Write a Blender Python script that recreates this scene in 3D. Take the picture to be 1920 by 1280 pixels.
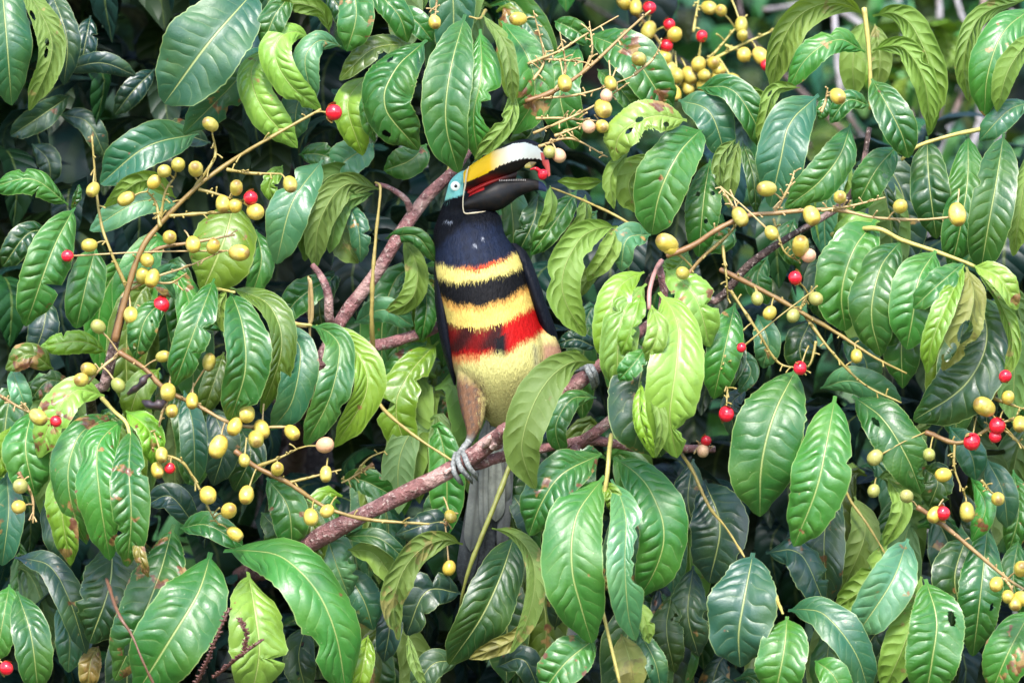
import bpy, math, random
import numpy as np
from mathutils import Vector, Matrix
from math import radians, sin, cos, pi

for o in list(bpy.data.objects): bpy.data.objects.remove(o)
SC = bpy.context.scene
COL = SC.collection
random.seed(7); RNG = np.random.default_rng(7)

# ------------------------------------------------------------------ camera
Z0 = 5.0            # height of the lens above the forest floor
DIST = 6.0          # metres from lens to the bird
K = 0.0005          # metres per photo pixel at the bird
cam_d = bpy.data.cameras.new('camera'); cam = bpy.data.objects.new('camera', cam_d); COL.objects.link(cam)
cam.location = (0, -DIST, Z0); cam.rotation_euler = (radians(90), 0, 0)
cam_d.sensor_width = 36; cam_d.lens = 36*DIST/(1920*K)
cam_d.clip_start = 0.1; cam_d.clip_end = 2000
cam_d.dof.use_dof = True; cam_d.dof.focus_distance = DIST-0.03; cam_d.dof.aperture_fstop = 6.3
SC.camera = cam
SC.cycles.max_bounces = 5; SC.cycles.diffuse_bounces = 3; SC.cycles.glossy_bounces = 2; SC.cycles.transmission_bounces = 2
SC.render.resolution_x = 1024; SC.render.resolution_y = 682

# ------------------------------------------------------------------ light
SUN_EL, SUN_AZ = 50, 184     # degrees; azimuth measured from +Y towards +X
W = bpy.data.worlds.new('World'); SC.world = W; W.use_nodes = True
nt = W.node_tree; bg = nt.nodes['Background']
sky = nt.nodes.new('ShaderNodeTexSky'); sky.sky_type = 'NISHITA'; sky.sun_disc = False
sky.sun_elevation = radians(SUN_EL); sky.sun_rotation = radians(SUN_AZ)
sky.dust_density = 1.5; sky.air_density = 1.0; sky.ozone_density = 1.0
nt.links.new(sky.outputs[0], bg.inputs[0]); bg.inputs[1].default_value = 0.135
sl = bpy.data.lights.new('sun', 'SUN'); sl.energy = 1.4; sl.angle = radians(14); sl.color = (1, 0.97, 0.92)
so = bpy.data.objects.new('sun', sl); COL.objects.link(so)
sd = Vector((sin(radians(SUN_AZ))*cos(radians(SUN_EL)), cos(radians(SUN_AZ))*cos(radians(SUN_EL)), sin(radians(SUN_EL))))
so.rotation_euler = sd.to_track_quat('Z', 'Y').to_euler(); so.location = (0, -4, 12)
SC.view_settings.view_transform = 'Standard'; SC.view_settings.look = 'None'
SC.view_settings.exposure = 2.32; SC.view_settings.gamma = 1

# ------------------------------------------------------------------ helpers
def P(x, y, d=0.0):
    """a place in the tree: photo pixel x, y at depth d metres behind the bird"""
    s = K*(DIST+d)/DIST
    return np.array([(x-960)*s, d, Z0+(640-y)*s])

def catmull(pts, n):
    pts = np.asarray(pts, float)
    if len(pts) == 2:
        t = np.linspace(0, 1, n)[:, None]; return pts[0]*(1-t)+pts[1]*t
    p = np.vstack([2*pts[0]-pts[1], pts, 2*pts[-1]-pts[-2]])
    out = []
    for i in range(1, len(p)-2):
        t = np.linspace(0, 1, 24, endpoint=False)[:, None]
        a, b, c, e = p[i-1], p[i], p[i+1], p[i+2]
        out.append(.5*((2*b)+(-a+c)*t+(2*a-5*b+4*c-e)*t**2+(-a+3*b-3*c+e)*t**3))
    q = np.vstack(out+[pts[-1:]])
    s = np.concatenate([[0], np.cumsum(np.linalg.norm(np.diff(q, axis=0), axis=1))]); s /= s[-1]
    u = np.linspace(0, 1, n)
    return np.stack([np.interp(u, s, q[:, k]) for k in range(q.shape[1])], 1)

def unit(a): return a/np.maximum(np.linalg.norm(a, axis=-1, keepdims=True), 1e-9)

def mesh(name, V, F, smooth=True, uv=None, col=None, par=None):
    me = bpy.data.meshes.new(name)
    V = np.asarray(V, float); F = np.asarray(F)
    me.vertices.add(len(V)); me.vertices.foreach_set('co', V.ravel())
    nf, k = F.shape
    me.loops.add(nf*k); me.polygons.add(nf)
    me.loops.foreach_set('vertex_index', F.ravel().astype(np.int32))
    me.polygons.foreach_set('loop_start', np.arange(0, nf*k, k, dtype=np.int32))
    me.polygons.foreach_set('use_smooth', np.full(nf, smooth))
    if uv is not None:
        l = me.uv_layers.new(name='UVMap'); l.data.foreach_set('uv', np.asarray(uv, np.float32)[F.ravel()].ravel())
    if col is not None:
        a = me.color_attributes.new('Col', 'FLOAT_COLOR', 'POINT'); a.data.foreach_set('color', np.asarray(col, np.float32).ravel())
    if par is not None:
        a = me.color_attributes.new('Par', 'FLOAT_COLOR', 'POINT'); a.data.foreach_set('color', np.asarray(par, np.float32).ravel())
    me.update(calc_edges=True); me.validate()
    return me

ORIG = {}
def link(name, me, parent=None, origin=(0, 0, 0), mat=None):
    """one object; the mesh is given in world coordinates and stored about its own origin"""
    origin = Vector([float(v) for v in origin])
    if me is not None:
        me.transform(Matrix.Translation(-origin))
        if mat is not None: me.materials.append(mat)
    o = bpy.data.objects.new(name, me); COL.objects.link(o)
    if parent is not None:
        o.parent = parent; o.location = origin-ORIG[parent]
    else: o.location = origin
    ORIG[o] = origin
    return o

def inst(name, me, parent, origin, rot, scale):
    o = bpy.data.objects.new(name, me); COL.objects.link(o); o.parent = parent
    origin = Vector([float(v) for v in origin]); o.location = origin-ORIG[parent]
    o.rotation_euler = rot; o.scale = scale; ORIG[o] = origin
    return o

def tag(o, label=None, cat=None, group=None, kind=None):
    if label: o['label'] = label
    if cat: o['category'] = cat
    if group: o['group'] = group
    if kind: o['kind'] = kind
    return o

class Bag:
    """collects grids and tubes of one part"""
    def __init__(s): s.V = []; s.F = []; s.C = []; s.U = []; s.P = []; s.n = 0
    def add(s, V, F, col=None, uv=None, par=None):
        s.V.append(V); s.F.append(np.asarray(F)+s.n); s.n += len(V)
        s.C.append(np.tile([1, 1, 1, 1], (len(V), 1)) if col is None else col)
        s.U.append(np.zeros((len(V), 2)) if uv is None else uv)
        if par is not None: s.P.append(np.tile(par, (len(V), 1)))
    def mesh(s, name): return mesh(name, np.vstack(s.V), np.vstack(s.F), True, np.vstack(s.U), np.vstack(s.C), np.vstack(s.P) if s.P else None)

def grid_faces(n, m, wrap=False):
    """quads of an n x m vertex grid"""
    i = np.arange(n-1)[:, None]; j = np.arange(m if wrap else m-1)[None, :]
    a = i*m+j; b = i*m+(j+1) % m; c = (i+1)*m+(j+1) % m; d = (i+1)*m+j
    return np.stack([a, d, c, b], -1).reshape(-1, 4)

def tube(pts, radii, seg=8, n=None, rough=0.0, col=None, seed=0):
    pts = np.asarray(pts, float)
    n = n or max(6, len(pts)*6)
    C = catmull(pts, n); r = np.interp(np.linspace(0, 1, n), np.linspace(0, 1, len(radii)), radii)
    T = unit(np.gradient(C, axis=0))
    ref = np.array([0, 1., 0]) if abs(T[:, 1]).mean() < .8 else np.array([1., 0, 0])
    A = unit(np.cross(T, ref)); B = np.cross(T, A)
    th = np.linspace(0, 2*pi, seg, endpoint=False)
    rg = np.random.default_rng(seed+n)
    if rough:
        nz = 1+rough*(rg.standard_normal((n, seg))*.6+rg.standard_normal((n, 1))*.7)
        knots = rg.random(n) < .08; nz[knots] *= 1+rough*2
        nz = (nz+np.roll(nz, 1, 0)+np.roll(nz, -1, 0))/3
    else: nz = np.ones((n, seg))
    R = r[:, None]*nz
    V = C[:, None]+A[:, None]*(R*np.cos(th))[..., None]+B[:, None]*(R*np.sin(th))[..., None]
    V = V.reshape(-1, 3); F = grid_faces(n, seg, True)
    # end caps as degenerate fans towards a centre point
    k = len(V); V = np.vstack([V, C[0]-T[0]*r[0]*.3, C[-1]+T[-1]*r[-1]*.3])
    j = np.arange(seg); jn = (j+1) % seg
    cap0 = np.stack([np.full(seg, k), j, jn, jn], -1); cap1 = np.stack([np.full(seg, k+1), (n-1)*seg+jn, (n-1)*seg+j, (n-1)*seg+j], -1)
    return V, F, cap0, cap1, k

def add_tube(bag, pts, radii, seg=8, n=None, rough=0.0, col=None, seed=0):
    V, F, c0, c1, k = tube(pts, radii, seg, n, rough, col, seed)
    # caps: shrink last rings to a point instead of using triangles
    nn = k//seg
    V2 = V[:k].reshape(nn, seg, 3)
    V2 = np.concatenate([np.repeat(V[k:k+1][None], seg, 1)*.999+V2[:1]*.001, V2, np.repeat(V[k+1:k+2][None], seg, 1)*.999+V2[-1:]*.001])
    C = None if col is None else (np.tile(col, ((nn+2)*seg, 1)) if np.ndim(col) == 1 else 1)
    if C is not None and np.ndim(col) == 2:
        t = np.repeat(np.linspace(0, 1, nn+2), seg)[:, None]; C = np.array(col[0])*(1-t)+np.array(col[1])*t
    uv = np.stack([np.tile(np.arange(seg)/seg, nn+2), np.repeat(np.linspace(0, 1, nn+2), seg)], 1)
    bag.add(V2.reshape(-1, 3), grid_faces(nn+2, seg, True), C, uv)

# ------------------------------------------------------------------ materials
class NT:
    def __init__(s, name):
        s.m = bpy.data.materials.new(name); s.m.use_nodes = True; s.t = s.m.node_tree; s.t.nodes.clear()
        s.out = s.n('ShaderNodeOutputMaterial')
    def n(s, typ, **kw):
        x = s.t.nodes.new(typ)
        for k, v in kw.items(): setattr(x, k, v)
        return x
    def set(s, inp, v):
        if hasattr(v, 'is_linked') or hasattr(v, 'links'): s.t.links.new(v, inp)
        else: inp.default_value = v
    def math(s, op, a, b=None, c=None, clamp=False):
        x = s.n('ShaderNodeMath', operation=op, use_clamp=clamp); s.set(x.inputs[0], a)
        if b is not None: s.set(x.inputs[1], b)
        if c is not None: s.set(x.inputs[2], c)
        return x.outputs[0]
    def mix(s, f, a, b, mode='MIX'):
        x = s.n('ShaderNodeMix', data_type='RGBA', blend_type=mode); s.set(x.inputs[0], f)
        s.set(x.inputs[6], a); s.set(x.inputs[7], b); return x.outputs[2]
    def noise(s, vec, scale, detail=3, rough=.55, dim='3D', w=None):
        x = s.n('ShaderNodeTexNoise', noise_dimensions=dim); 
        if vec is not None: s.t.links.new(vec, x.inputs['Vector'])
        x.inputs['Scale'].default_value = scale; x.inputs['Detail'].default_value = detail; x.inputs['Roughness'].default_value = rough
        if w is not None: s.set(x.inputs['W'], w)
        return x.outputs[0]
    def ramp(s, f, lo, hi):
        x = s.n('ShaderNodeMapRange', interpolation_type='SMOOTHSTEP'); s.set(x.inputs[0], f)
        x.inputs[1].default_value = lo; x.inputs[2].default_value = hi; return x.outputs[0]
    def bump(s, h, dist, strength=1.0, normal=None):
        x = s.n('ShaderNodeBump'); x.inputs['Distance'].default_value = dist; x.inputs['Strength'].default_value = strength
        s.t.links.new(h, x.inputs['Height'])
        if normal is not None: s.t.links.new(normal, x.inputs['Normal'])
        return x.outputs[0]
    def principled(s, **kw):
        x = s.n('ShaderNodeBsdfPrincipled')
        for k, v in kw.items(): s.set(x.inputs[k.replace('_', ' ')], v)
        return x.outputs[0]
    def done(s, sh): s.t.links.new(sh, s.out.inputs[0]); return s.m

def leaf_material():
    m = NT('leaf_blade')
    att = m.n('ShaderNodeAttribute', attribute_name='Col')
    par = m.n('ShaderNodeAttribute', attribute_name='Par'); ps = m.n('ShaderNodeSeparateColor'); m.t.links.new(par.outputs[0], ps.inputs[0])
    count = m.math('MULTIPLY', ps.outputs[0], 20.0); amp = ps.outputs[1]; slant = m.math('MULTIPLY', ps.outputs[2], .2); wet = par.outputs['Alpha']
    uv = m.n('ShaderNodeUVMap'); sep = m.n('ShaderNodeSeparateXYZ'); m.t.links.new(uv.outputs[0], sep.inputs[0])
    v = m.math('SUBTRACT', m.math('MULTIPLY', sep.outputs[0], 2.0), 1.0); av = m.math('ABSOLUTE', v); s = sep.outputs[1]
    geo = m.n('ShaderNodeNewGeometry'); pos = geo.outputs['Position']
    # side veins: sunken lines running outwards and towards the tip, blade puffed up between them
    wob = m.math('MULTIPLY', m.math('SUBTRACT', m.noise(pos, 42, 1), .5), 1.3)
    ph = m.math('ADD', m.math('MULTIPLY', m.math('SUBTRACT', s, m.math('MULTIPLY', m.math('POWER', av, 1.4), slant)), count), wob)
    rid = m.math('ABSOLUTE', m.math('SINE', m.math('MULTIPLY', ph, pi)))
    puff = m.math('MULTIPLY', m.math('POWER', rid, .9), m.math('ADD', .35, m.math('MULTIPLY', m.ramp(m.noise(pos, 30, 1), .3, .7), .9)))
    env = m.math('MULTIPLY', m.ramp(av, .02, .3), m.math('SUBTRACT', 1, m.ramp(av, .62, .98)))
    fade = m.math('MULTIPLY', m.ramp(s, .06, .16), m.math('SUBTRACT', 1, m.ramp(s, .86, .98)))
    env = m.math('MULTIPLY', env, fade)
    small = m.noise(pos, 420, 1)
    h = m.math('ADD', m.math('MULTIPLY', m.math('MULTIPLY', puff, env), amp), m.math('MULTIPLY', small, .09))
    rib = m.math('SUBTRACT', 1, m.ramp(av, .010, .045))
    h = m.math('SUBTRACT', h, m.math('MULTIPLY', rib, .25))
    nrm = m.bump(h, .0026, .85)
    # colour
    big = m.noise(pos, 22, 2); mid = m.noise(pos, 95, 3)
    base = m.mix(m.math('MULTIPLY', m.ramp(big, .4, .7), .45), att.outputs[0], m.mix(.42, att.outputs[0], (.15, .27, .02, 1)))
    base = m.mix(m.math('MULTIPLY', m.ramp(mid, .5, .75), .22), base, (.02, .07, .012, 1))
    vein = m.math('MULTIPLY', m.math('SUBTRACT', 1, m.ramp(rid, .03, .22)), m.math('MULTIPLY', env, .2))
    pale = m.mix(.55, base, (.42, .48, .16, 1))
    base = m.mix(vein, base, pale)
    ribc = m.math('MULTIPLY', rib, .62)
    base = m.mix(ribc, base, (.42, .46, .15, 1))
    edge = m.math('MULTIPLY', m.ramp(av, .955, .995), .5)
    base = m.mix(edge, base, (.36, .44, .14, 1))
    # blemishes: brown dead patches and pale specks
    bl = att.outputs['Alpha']
    spot = m.ramp(m.math('ADD', m.noise(pos, 48, 3, .6), m.math('MULTIPLY', bl, .24)), .72, .76)
    base = m.mix(spot, base, m.mix(m.ramp(mid, .4, .6), (.13, .045, .02, 1), (.28, .17, .05, 1)))
    speck = m.ramp(m.noise(pos, 330, 1), .76, .8)
    base = m.mix(m.math('MULTIPLY', speck, .4), base, (.45, .45, .25, 1))
    under = m.mix(.5, base, (.115, .185, .022, 1))
    colr = m.mix(geo.outputs['Backfacing'], base, under)
    rough = m.math('ADD', m.math('MULTIPLY', mid, .25), m.math('ADD', m.math('SUBTRACT', m.math('ADD', .2, m.math('MULTIPLY', big, .24)), m.math('MULTIPLY', wet, .22)), m.math('MULTIPLY', geo.outputs['Backfacing'], .28)))
    p = m.principled(Base_Color=colr, Roughness=rough, Specular_IOR_Level=.68, Normal=nrm)
    tr = m.n('ShaderNodeBsdfTranslucent'); m.set(tr.inputs[0], m.mix(.4, base, (.26, .42, .02, 1))); m.set(tr.inputs[1], nrm)
    mx = m.n('ShaderNodeMixShader'); mx.inputs[0].default_value = .24
    m.t.links.new(p, mx.inputs[1]); m.t.links.new(tr.outputs[0], mx.inputs[2])
    return m.done(mx.outputs[0])

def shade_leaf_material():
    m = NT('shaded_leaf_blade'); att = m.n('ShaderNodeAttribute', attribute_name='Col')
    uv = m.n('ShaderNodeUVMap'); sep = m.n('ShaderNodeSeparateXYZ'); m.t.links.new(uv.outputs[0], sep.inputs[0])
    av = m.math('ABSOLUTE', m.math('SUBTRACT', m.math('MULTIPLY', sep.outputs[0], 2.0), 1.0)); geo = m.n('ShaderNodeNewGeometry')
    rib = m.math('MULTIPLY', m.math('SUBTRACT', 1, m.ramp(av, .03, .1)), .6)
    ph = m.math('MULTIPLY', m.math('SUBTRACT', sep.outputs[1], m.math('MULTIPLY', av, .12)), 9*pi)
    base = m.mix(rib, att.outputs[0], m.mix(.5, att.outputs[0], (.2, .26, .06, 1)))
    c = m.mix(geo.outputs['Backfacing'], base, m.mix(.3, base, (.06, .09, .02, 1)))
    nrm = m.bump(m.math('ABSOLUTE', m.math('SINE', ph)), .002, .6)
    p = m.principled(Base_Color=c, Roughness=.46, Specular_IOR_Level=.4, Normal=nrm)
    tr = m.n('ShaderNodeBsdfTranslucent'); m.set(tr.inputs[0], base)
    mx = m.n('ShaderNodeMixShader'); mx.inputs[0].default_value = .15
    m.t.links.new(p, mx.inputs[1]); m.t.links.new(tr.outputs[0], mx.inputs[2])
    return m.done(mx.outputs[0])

def bark_material():
    m = NT('bark'); geo = m.n('ShaderNodeNewGeometry'); pos = geo.outputs['Position']
    att = m.n('ShaderNodeAttribute', attribute_name='Col')
    n1 = m.noise(pos, 70, 5, .65); n2 = m.noise(pos, 240, 4, .6); n3 = m.noise(pos, 28, 3)
    c = m.mix(m.ramp(n1, .35, .65), m.mix(.55, att.outputs[0], (.03, .012, .012, 1)), att.outputs[0])
    c = m.mix(m.math('MULTIPLY', m.ramp(n3, .54, .60), .75), c, (.36, .22, .19, 1))
    c = m.mix(m.math('MULTIPLY', m.ramp(n2, .56, .64), .6), c, (.46, .36, .31, 1))
    h = m.math('ADD', n1, m.math('MULTIPLY', n2, .6))
    return m.done(m.principled(Base_Color=c, Roughness=.6, Normal=m.bump(h, .006, 1.0)))

def stem_material():
    m = NT('stem'); geo = m.n('ShaderNodeNewGeometry'); pos = geo.outputs['Position']
    att = m.n('ShaderNodeAttribute', attribute_name='Col')
    n1 = m.noise(pos, 130, 4)
    c = m.mix(m.math('MULTIPLY', m.ramp(n1, .45, .7), .55), att.outputs[0], m.mix(.5, att.outputs[0], (.1, .045, .015, 1)))
    return m.done(m.principled(Base_Color=c, Roughness=.5, Normal=m.bump(n1, .001, .6)))

def fruit_material(name, c1, c2, c3, rough):
    m = NT(name); tc = m.n('ShaderNodeTexCoord'); oi = m.n('ShaderNodeObjectInfo')
    sep = m.n('ShaderNodeSeparateXYZ'); m.t.links.new(tc.outputs['Object'], sep.inputs[0])
    geo = m.n('ShaderNodeNewGeometry')
    n1 = m.noise(geo.outputs['Position'], 110, 4); n2 = m.noise(geo.outputs['Position'], 420, 2)
    c = m.mix(oi.outputs['Random'], c1, c2)
    c = m.mix(m.math('MULTIPLY', m.ramp(n1, .48, .7), .6), c, c3)
    c = m.mix(m.math('MULTIPLY', m.ramp(n2, .64, .7), .5), c, (.16, .08, .03, 1))
    az = m.math('ABSOLUTE', sep.outputs[2]); c = m.mix(m.math('MULTIPLY', m.ramp(az, 1.02, 1.3), .75), c, (.13, .065, .02, 1))
    return m.done(m.principled(Base_Color=c, Roughness=rough, Specular_IOR_Level=.5, Normal=m.bump(n1, .002, .5)))

def plumage_material():
    m = NT('plumage'); att = m.n('ShaderNodeAttribute', attribute_name='Col'); geo = m.n('ShaderNodeNewGeometry'); pos = geo.outputs['Position']
    mp = m.n('ShaderNodeMapping'); m.t.links.new(pos, mp.inputs[0]); mp.inputs['Scale'].default_value = (1, 1, .28)
    n1 = m.noise(mp.outputs[0], 480, 3); n2 = m.noise(mp.outputs[0], 120, 3)
    c = m.mix(m.math('MULTIPLY', m.ramp(n1, .4, .7), .13), att.outputs[0], m.mix(.5, att.outputs[0], (.02, .015, .01, 1)))
    h = m.math('ADD', n1, n2)
    return m.done(m.principled(Base_Color=c, Roughness=.62, Specular_IOR_Level=.11, Normal=m.bump(h, .0016, .6)))

def plain(name, c, rough=.5, spec=.5, noise=.0, scale=200, c2=None, attr=False, bump=0.0):
    m = NT(name); geo = m.n('ShaderNodeNewGeometry'); n1 = m.noise(geo.outputs['Position'], scale, 4)
    src = c
    if attr: src = m.n('ShaderNodeAttribute', attribute_name='Col').outputs[0]
    cc = m.mix(m.math('MULTIPLY', m.ramp(n1, .4, .65), noise), src, c2 or (.02, .02, .02, 1))
    kw = dict(Normal=m.bump(n1, .001, bump)) if bump else {}
    return m.done(m.principled(Base_Color=cc, Roughness=rough, Specular_IOR_Level=spec, **kw))

M_LEAF = leaf_material(); M_SHADE = shade_leaf_material(); M_BARK = bark_material(); M_STEM = stem_material()
M_YEL = fruit_material('yellow_skin', (.50, .35, .045, 1), (.31, .26, .04, 1), (.54, .44, .15, 1), .36)
M_GRN = fruit_material('unripe_skin', (.22, .24, .05, 1), (.28, .26, .07, 1), (.3, .3, .1, 1), .4)
M_PINK = fruit_material('pink_skin', (.5, .27, .14, 1), (.55, .36, .22, 1), (.42, .16, .1, 1), .45)
M_RED = fruit_material('red_skin', (.62, .012, .03, 1), (.55, .01, .02, 1), (.7, .03, .05, 1), .16)
M_PLUM = plumage_material()
M_BILL = plain('bill', (1, 1, 1, 1), .45, .2, .03, 160, (.25, .12, .03, 1), attr=True, bump=.12)
M_FEATH = plain('tail_plume', (.2, .22, .22, 1), .6, .3, .35, 300, (.08, .085, .09, 1), attr=True, bump=.4)
M_TOE = plain('toe_skin', (.20, .205, .195, 1), .5, .4, .75, 420, (.05, .06, .06, 1), bump=.9)
M_CLAW = plain('claw', (.03, .03, .03, 1), .3)
M_IRIS = plain('iris', (.86, .86, .76, 1), .15)
M_PUPIL = plain('pupil', (.004, .004, .004, 1), .06)
M_SKIN = plain('eye_skin', (.13, .42, .40, 1), .5, .4, .35, 420, (.2, .48, .36, 1), bump=.6)
M_CREAM = plain('cream_line', (.62, .50, .32, 1), .6)
M_GROUND = plain('forest_floor', (.045, .05, .02, 1), .9, .2, .7, 3, (.06, .035, .018, 1))

# ------------------------------------------------------------------ the setting
gv = np.array([[-900, -900, 0], [900, -900, 0], [900, 900, 0], [-900, 900, 0]], float)
g = link('ground', mesh('ground', gv, np.array([[0, 1, 2, 3]]), False), mat=M_GROUND); tag(g, kind='structure')

hx, hy = np.meshgrid(np.linspace(-90, 90, 91), np.linspace(0, 1, 41), indexing='xy'); hr = np.random.default_rng(3)
hz = 42*hy**.8*(1+.1*np.sin(hx*.07))+.5*hr.standard_normal(hx.shape)*(hy > 0)-.2*(hy == 0)
hv = np.stack([hx, 16+70*hy, hz], -1).reshape(-1, 3)
h = link('hillside', mesh('hillside', hv, grid_faces(41, 91)), mat=plain('forest_slope', (.012, .030, .014, 1), .9, .2, .8, 1.5, (.03, .045, .02, 1))); tag(h, kind='structure')

# ------------------------------------------------------------------ leaves
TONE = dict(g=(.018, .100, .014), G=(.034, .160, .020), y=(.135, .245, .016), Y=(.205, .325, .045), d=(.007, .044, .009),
            b=(.006, .033, .026), t=(.018, .094, .044), T=(.056, .180, .075), o=(.072, .116, .010), n=(.200, .125, .028), k=(.004, .020, .015))  # k: leaf green darkened so that deep shade is in the colour
def tone(code, rg, jit=.16, blem=None):
    c = np.array(TONE[code])*(1+jit*rg.standard_normal())*(1+.06*rg.standard_normal(3))
    if blem is None: blem = rg.choice([0, 0, .1, .3, .5]) if code not in 'n' else .8
    return np.array([*np.clip(c, .004, .6), blem])

def leaf_geo(C, width, roll, col, rg, n=26, m=4, fold=None, curl=None, wave=None, twist=0., bites=(), holes=(), view=None, petiole=True):
    """C: midrib (k,3) in metres; returns V, F, uv, col"""
    C = catmull(C, n+1)
    T = unit(np.gradient(C, axis=0))
    if view is None: N = unit(np.array([0, -DIST, Z0])-C)
    else: N = np.tile(view, (n+1, 1))
    N = unit(N-(N*T).sum(1, keepdims=True)*T); A = np.cross(N, T)
    s = np.linspace(0, 1, n+1)
    r = np.radians(roll+twist*(s-.4))[:, None]
    A, N = A*np.cos(r)+N*np.sin(r), N*np.cos(r)-A*np.sin(r)
    p0 = .05 if petiole else 0
    u = np.clip((s-p0)/(1-p0), 0, 1)
    sh = u**.70*(1-u)**.66; sh = sh/sh.max()
    sh = np.maximum(sh, .02+.05*(1-u)*(u < .02))
    tipf = np.clip((u-.86)/.14, 0, 1); sh = sh*(1-.45*tipf*(1-tipf)*2)
    hw = width/2*sh
    fold = radians(rg.uniform(14, 32)) if fold is None else radians(fold)
    curl = rg.uniform(.1, .55) if curl is None else curl
    wave = rg.uniform(.03, .15) if wave is None else wave
    v = np.linspace(-1, 1, 2*m+1)
    HW = np.tile(hw[:, None], (1, 2*m+1))
    ph = rg.uniform(0, 6.28, 2)
    jag = 1+.02*np.sin(s*17+ph[0])+.02*rg.standard_normal(n+1)
    HW = HW*jag[:, None]
    for (bs, side, wdt, dep) in bites:
        e = np.clip(1-np.abs(s-bs)/wdt, 0, 1)**.5*dep*(1+.25*rg.standard_normal(n+1)*(np.abs(s-bs) < wdt))
        e = np.clip(e, 0, .97)
        k = (v*side > 0)
        HW[:, k] *= (1-e)[:, None]
    lat = v[None]*HW*cos(fold)
    asym = np.where(v > 0, 1, rg.uniform(.85, 1.1))
    wv = wave*np.stack([np.sin(s*2*pi*2.6+ph[0]+(0 if q < 0 else 1.6)) for q in v], 1)
    rai = HW*(np.abs(v)*sin(fold)-curl*v**2*asym)[None]+HW*wv*(v**2)[None]
    V = C[:, None]+A[:, None]*lat[..., None]+N[:, None]*rai[..., None]
    F = grid_faces(n+1, 2*m+1)
    S, VV = np.meshgrid(s, v, indexing='ij')
    uv = np.stack([VV*.5+.5, S], -1).reshape(-1, 2)
    if holes:
        fs = S.ravel()[F].mean(1); fv = VV.ravel()[F].mean(1); keep = np.ones(len(F), bool)
        for (hs, hv, rs, rv) in holes: keep &= ((fs-hs)/rs)**2+((fv-hv)/rv)**2 > 1
        F = F[keep]
    return V.reshape(-1, 3), F, uv, np.tile(col, (len(uv), 1))

TREE_BASE = P(620, 640, .95); TREE_BASE[2] = 0
tree = link('fruiting_tree', None, None, TREE_BASE)
tag(tree, 'fruiting tree with drooping glossy compound leaves, yellow berries and the perch branch', 'tree')
LEAFN = [0]
def path3(pts, d, bul, width):
    pts = np.asarray(pts, float)
    L = np.linalg.norm(np.diff(pts, axis=0), axis=1).sum()*K
    q = catmull(pts, 9); s = np.linspace(0, 1, 9)
    dd = d+bul*L*(((s-.58)/.58)**2)-bul*L*.15
    return np.array([P(x, y, e) for (x, y), e in zip(q, dd)])

def leaf(pts, w, roll, code, d, parent=None, bul=.33, blem=None, hi=False, amp=None, wet=None, **kw):
    LEAFN[0] += 1; rg = np.random.default_rng(1000+LEAFN[0])
    C = path3(pts, d, bul, w)
    if abs(roll) < 1: roll = rg.uniform(-14, 14)
    L = np.linalg.norm(np.diff(np.asarray(pts, float), axis=0), axis=1).sum()
    if 'bites' not in kw and rg.random() < .28: kw['bites'] = [(rg.uniform(.3, .93), rg.choice((-1, 1)), rg.uniform(.02, .07), rg.uniform(.15, .6)) for _ in range(rg.integers(1, 3))]
    if 'holes' not in kw and L > 110 and not hi and rg.random() < .08: kw['holes'] = [(rg.uniform(.25, .85), rg.uniform(-.7, .7), rg.uniform(.02, .05), rg.uniform(.08, .2)) for _ in range(rg.integers(1, 4))]
    if amp is None: amp = rg.uniform(.4, 1.0)*(.55 if code in 'tTb' else 1)
    par = (np.clip(L/20+rg.uniform(-1.5, 1.5), 5, 14)/20, amp, rg.uniform(.35, .8), rg.uniform(0, .35) if wet is None else wet)
    geo = leaf_geo(C, w*K*.95, roll, tone(code, rg, .1, blem), rg, n=(96 if kw.get('holes') else 40) if (kw.get('holes') or kw.get('bites') or hi) else 28, m=24 if kw.get('holes') else 4,
                   twist=kw.pop('twist', rg.uniform(-26, 26)), **kw)
    b = Bag(); b.add(geo[0], geo[1], geo[3], geo[2], par)
    return link('leaf', b.mesh('leaf'), parent or tree, C[0], M_LEAF)

STEMC = dict(m=(.15, .16, .03, 1), y=(.40, .34, .09, 1), o=(.26, .20, .05, 1), t=(.36, .25, .10, 1), b=(.12, .055, .03, 1), g=(.24, .30, .06, 1), p=(.30, .15, .13, 1))
def stalk(pts, w, d, c, leaves, parent=None):
    """a compound leaf: stalk with its leaves"""
    b = Bag(); C = [P(x, y, d if len(q) == 0 else q[0]) for x, y, *q in pts]
    add_tube(b, C, [w*K/2, w*K*.35], 6, rough=.1, col=STEMC[c])
    o = link('leaf_stalk', b.mesh('leaf_stalk'), tree, C[0], M_STEM)
    for l in leaves:
        kw = l[5] if len(l) > 5 else {}
        leaf(l[0], l[1], l[2], l[3], l[4], o, **kw)
    return o

# (midrib points, width, roll, tone, depth, options): roll > 0 shows the left half wider, 180 shows the underside
U = 180
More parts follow.
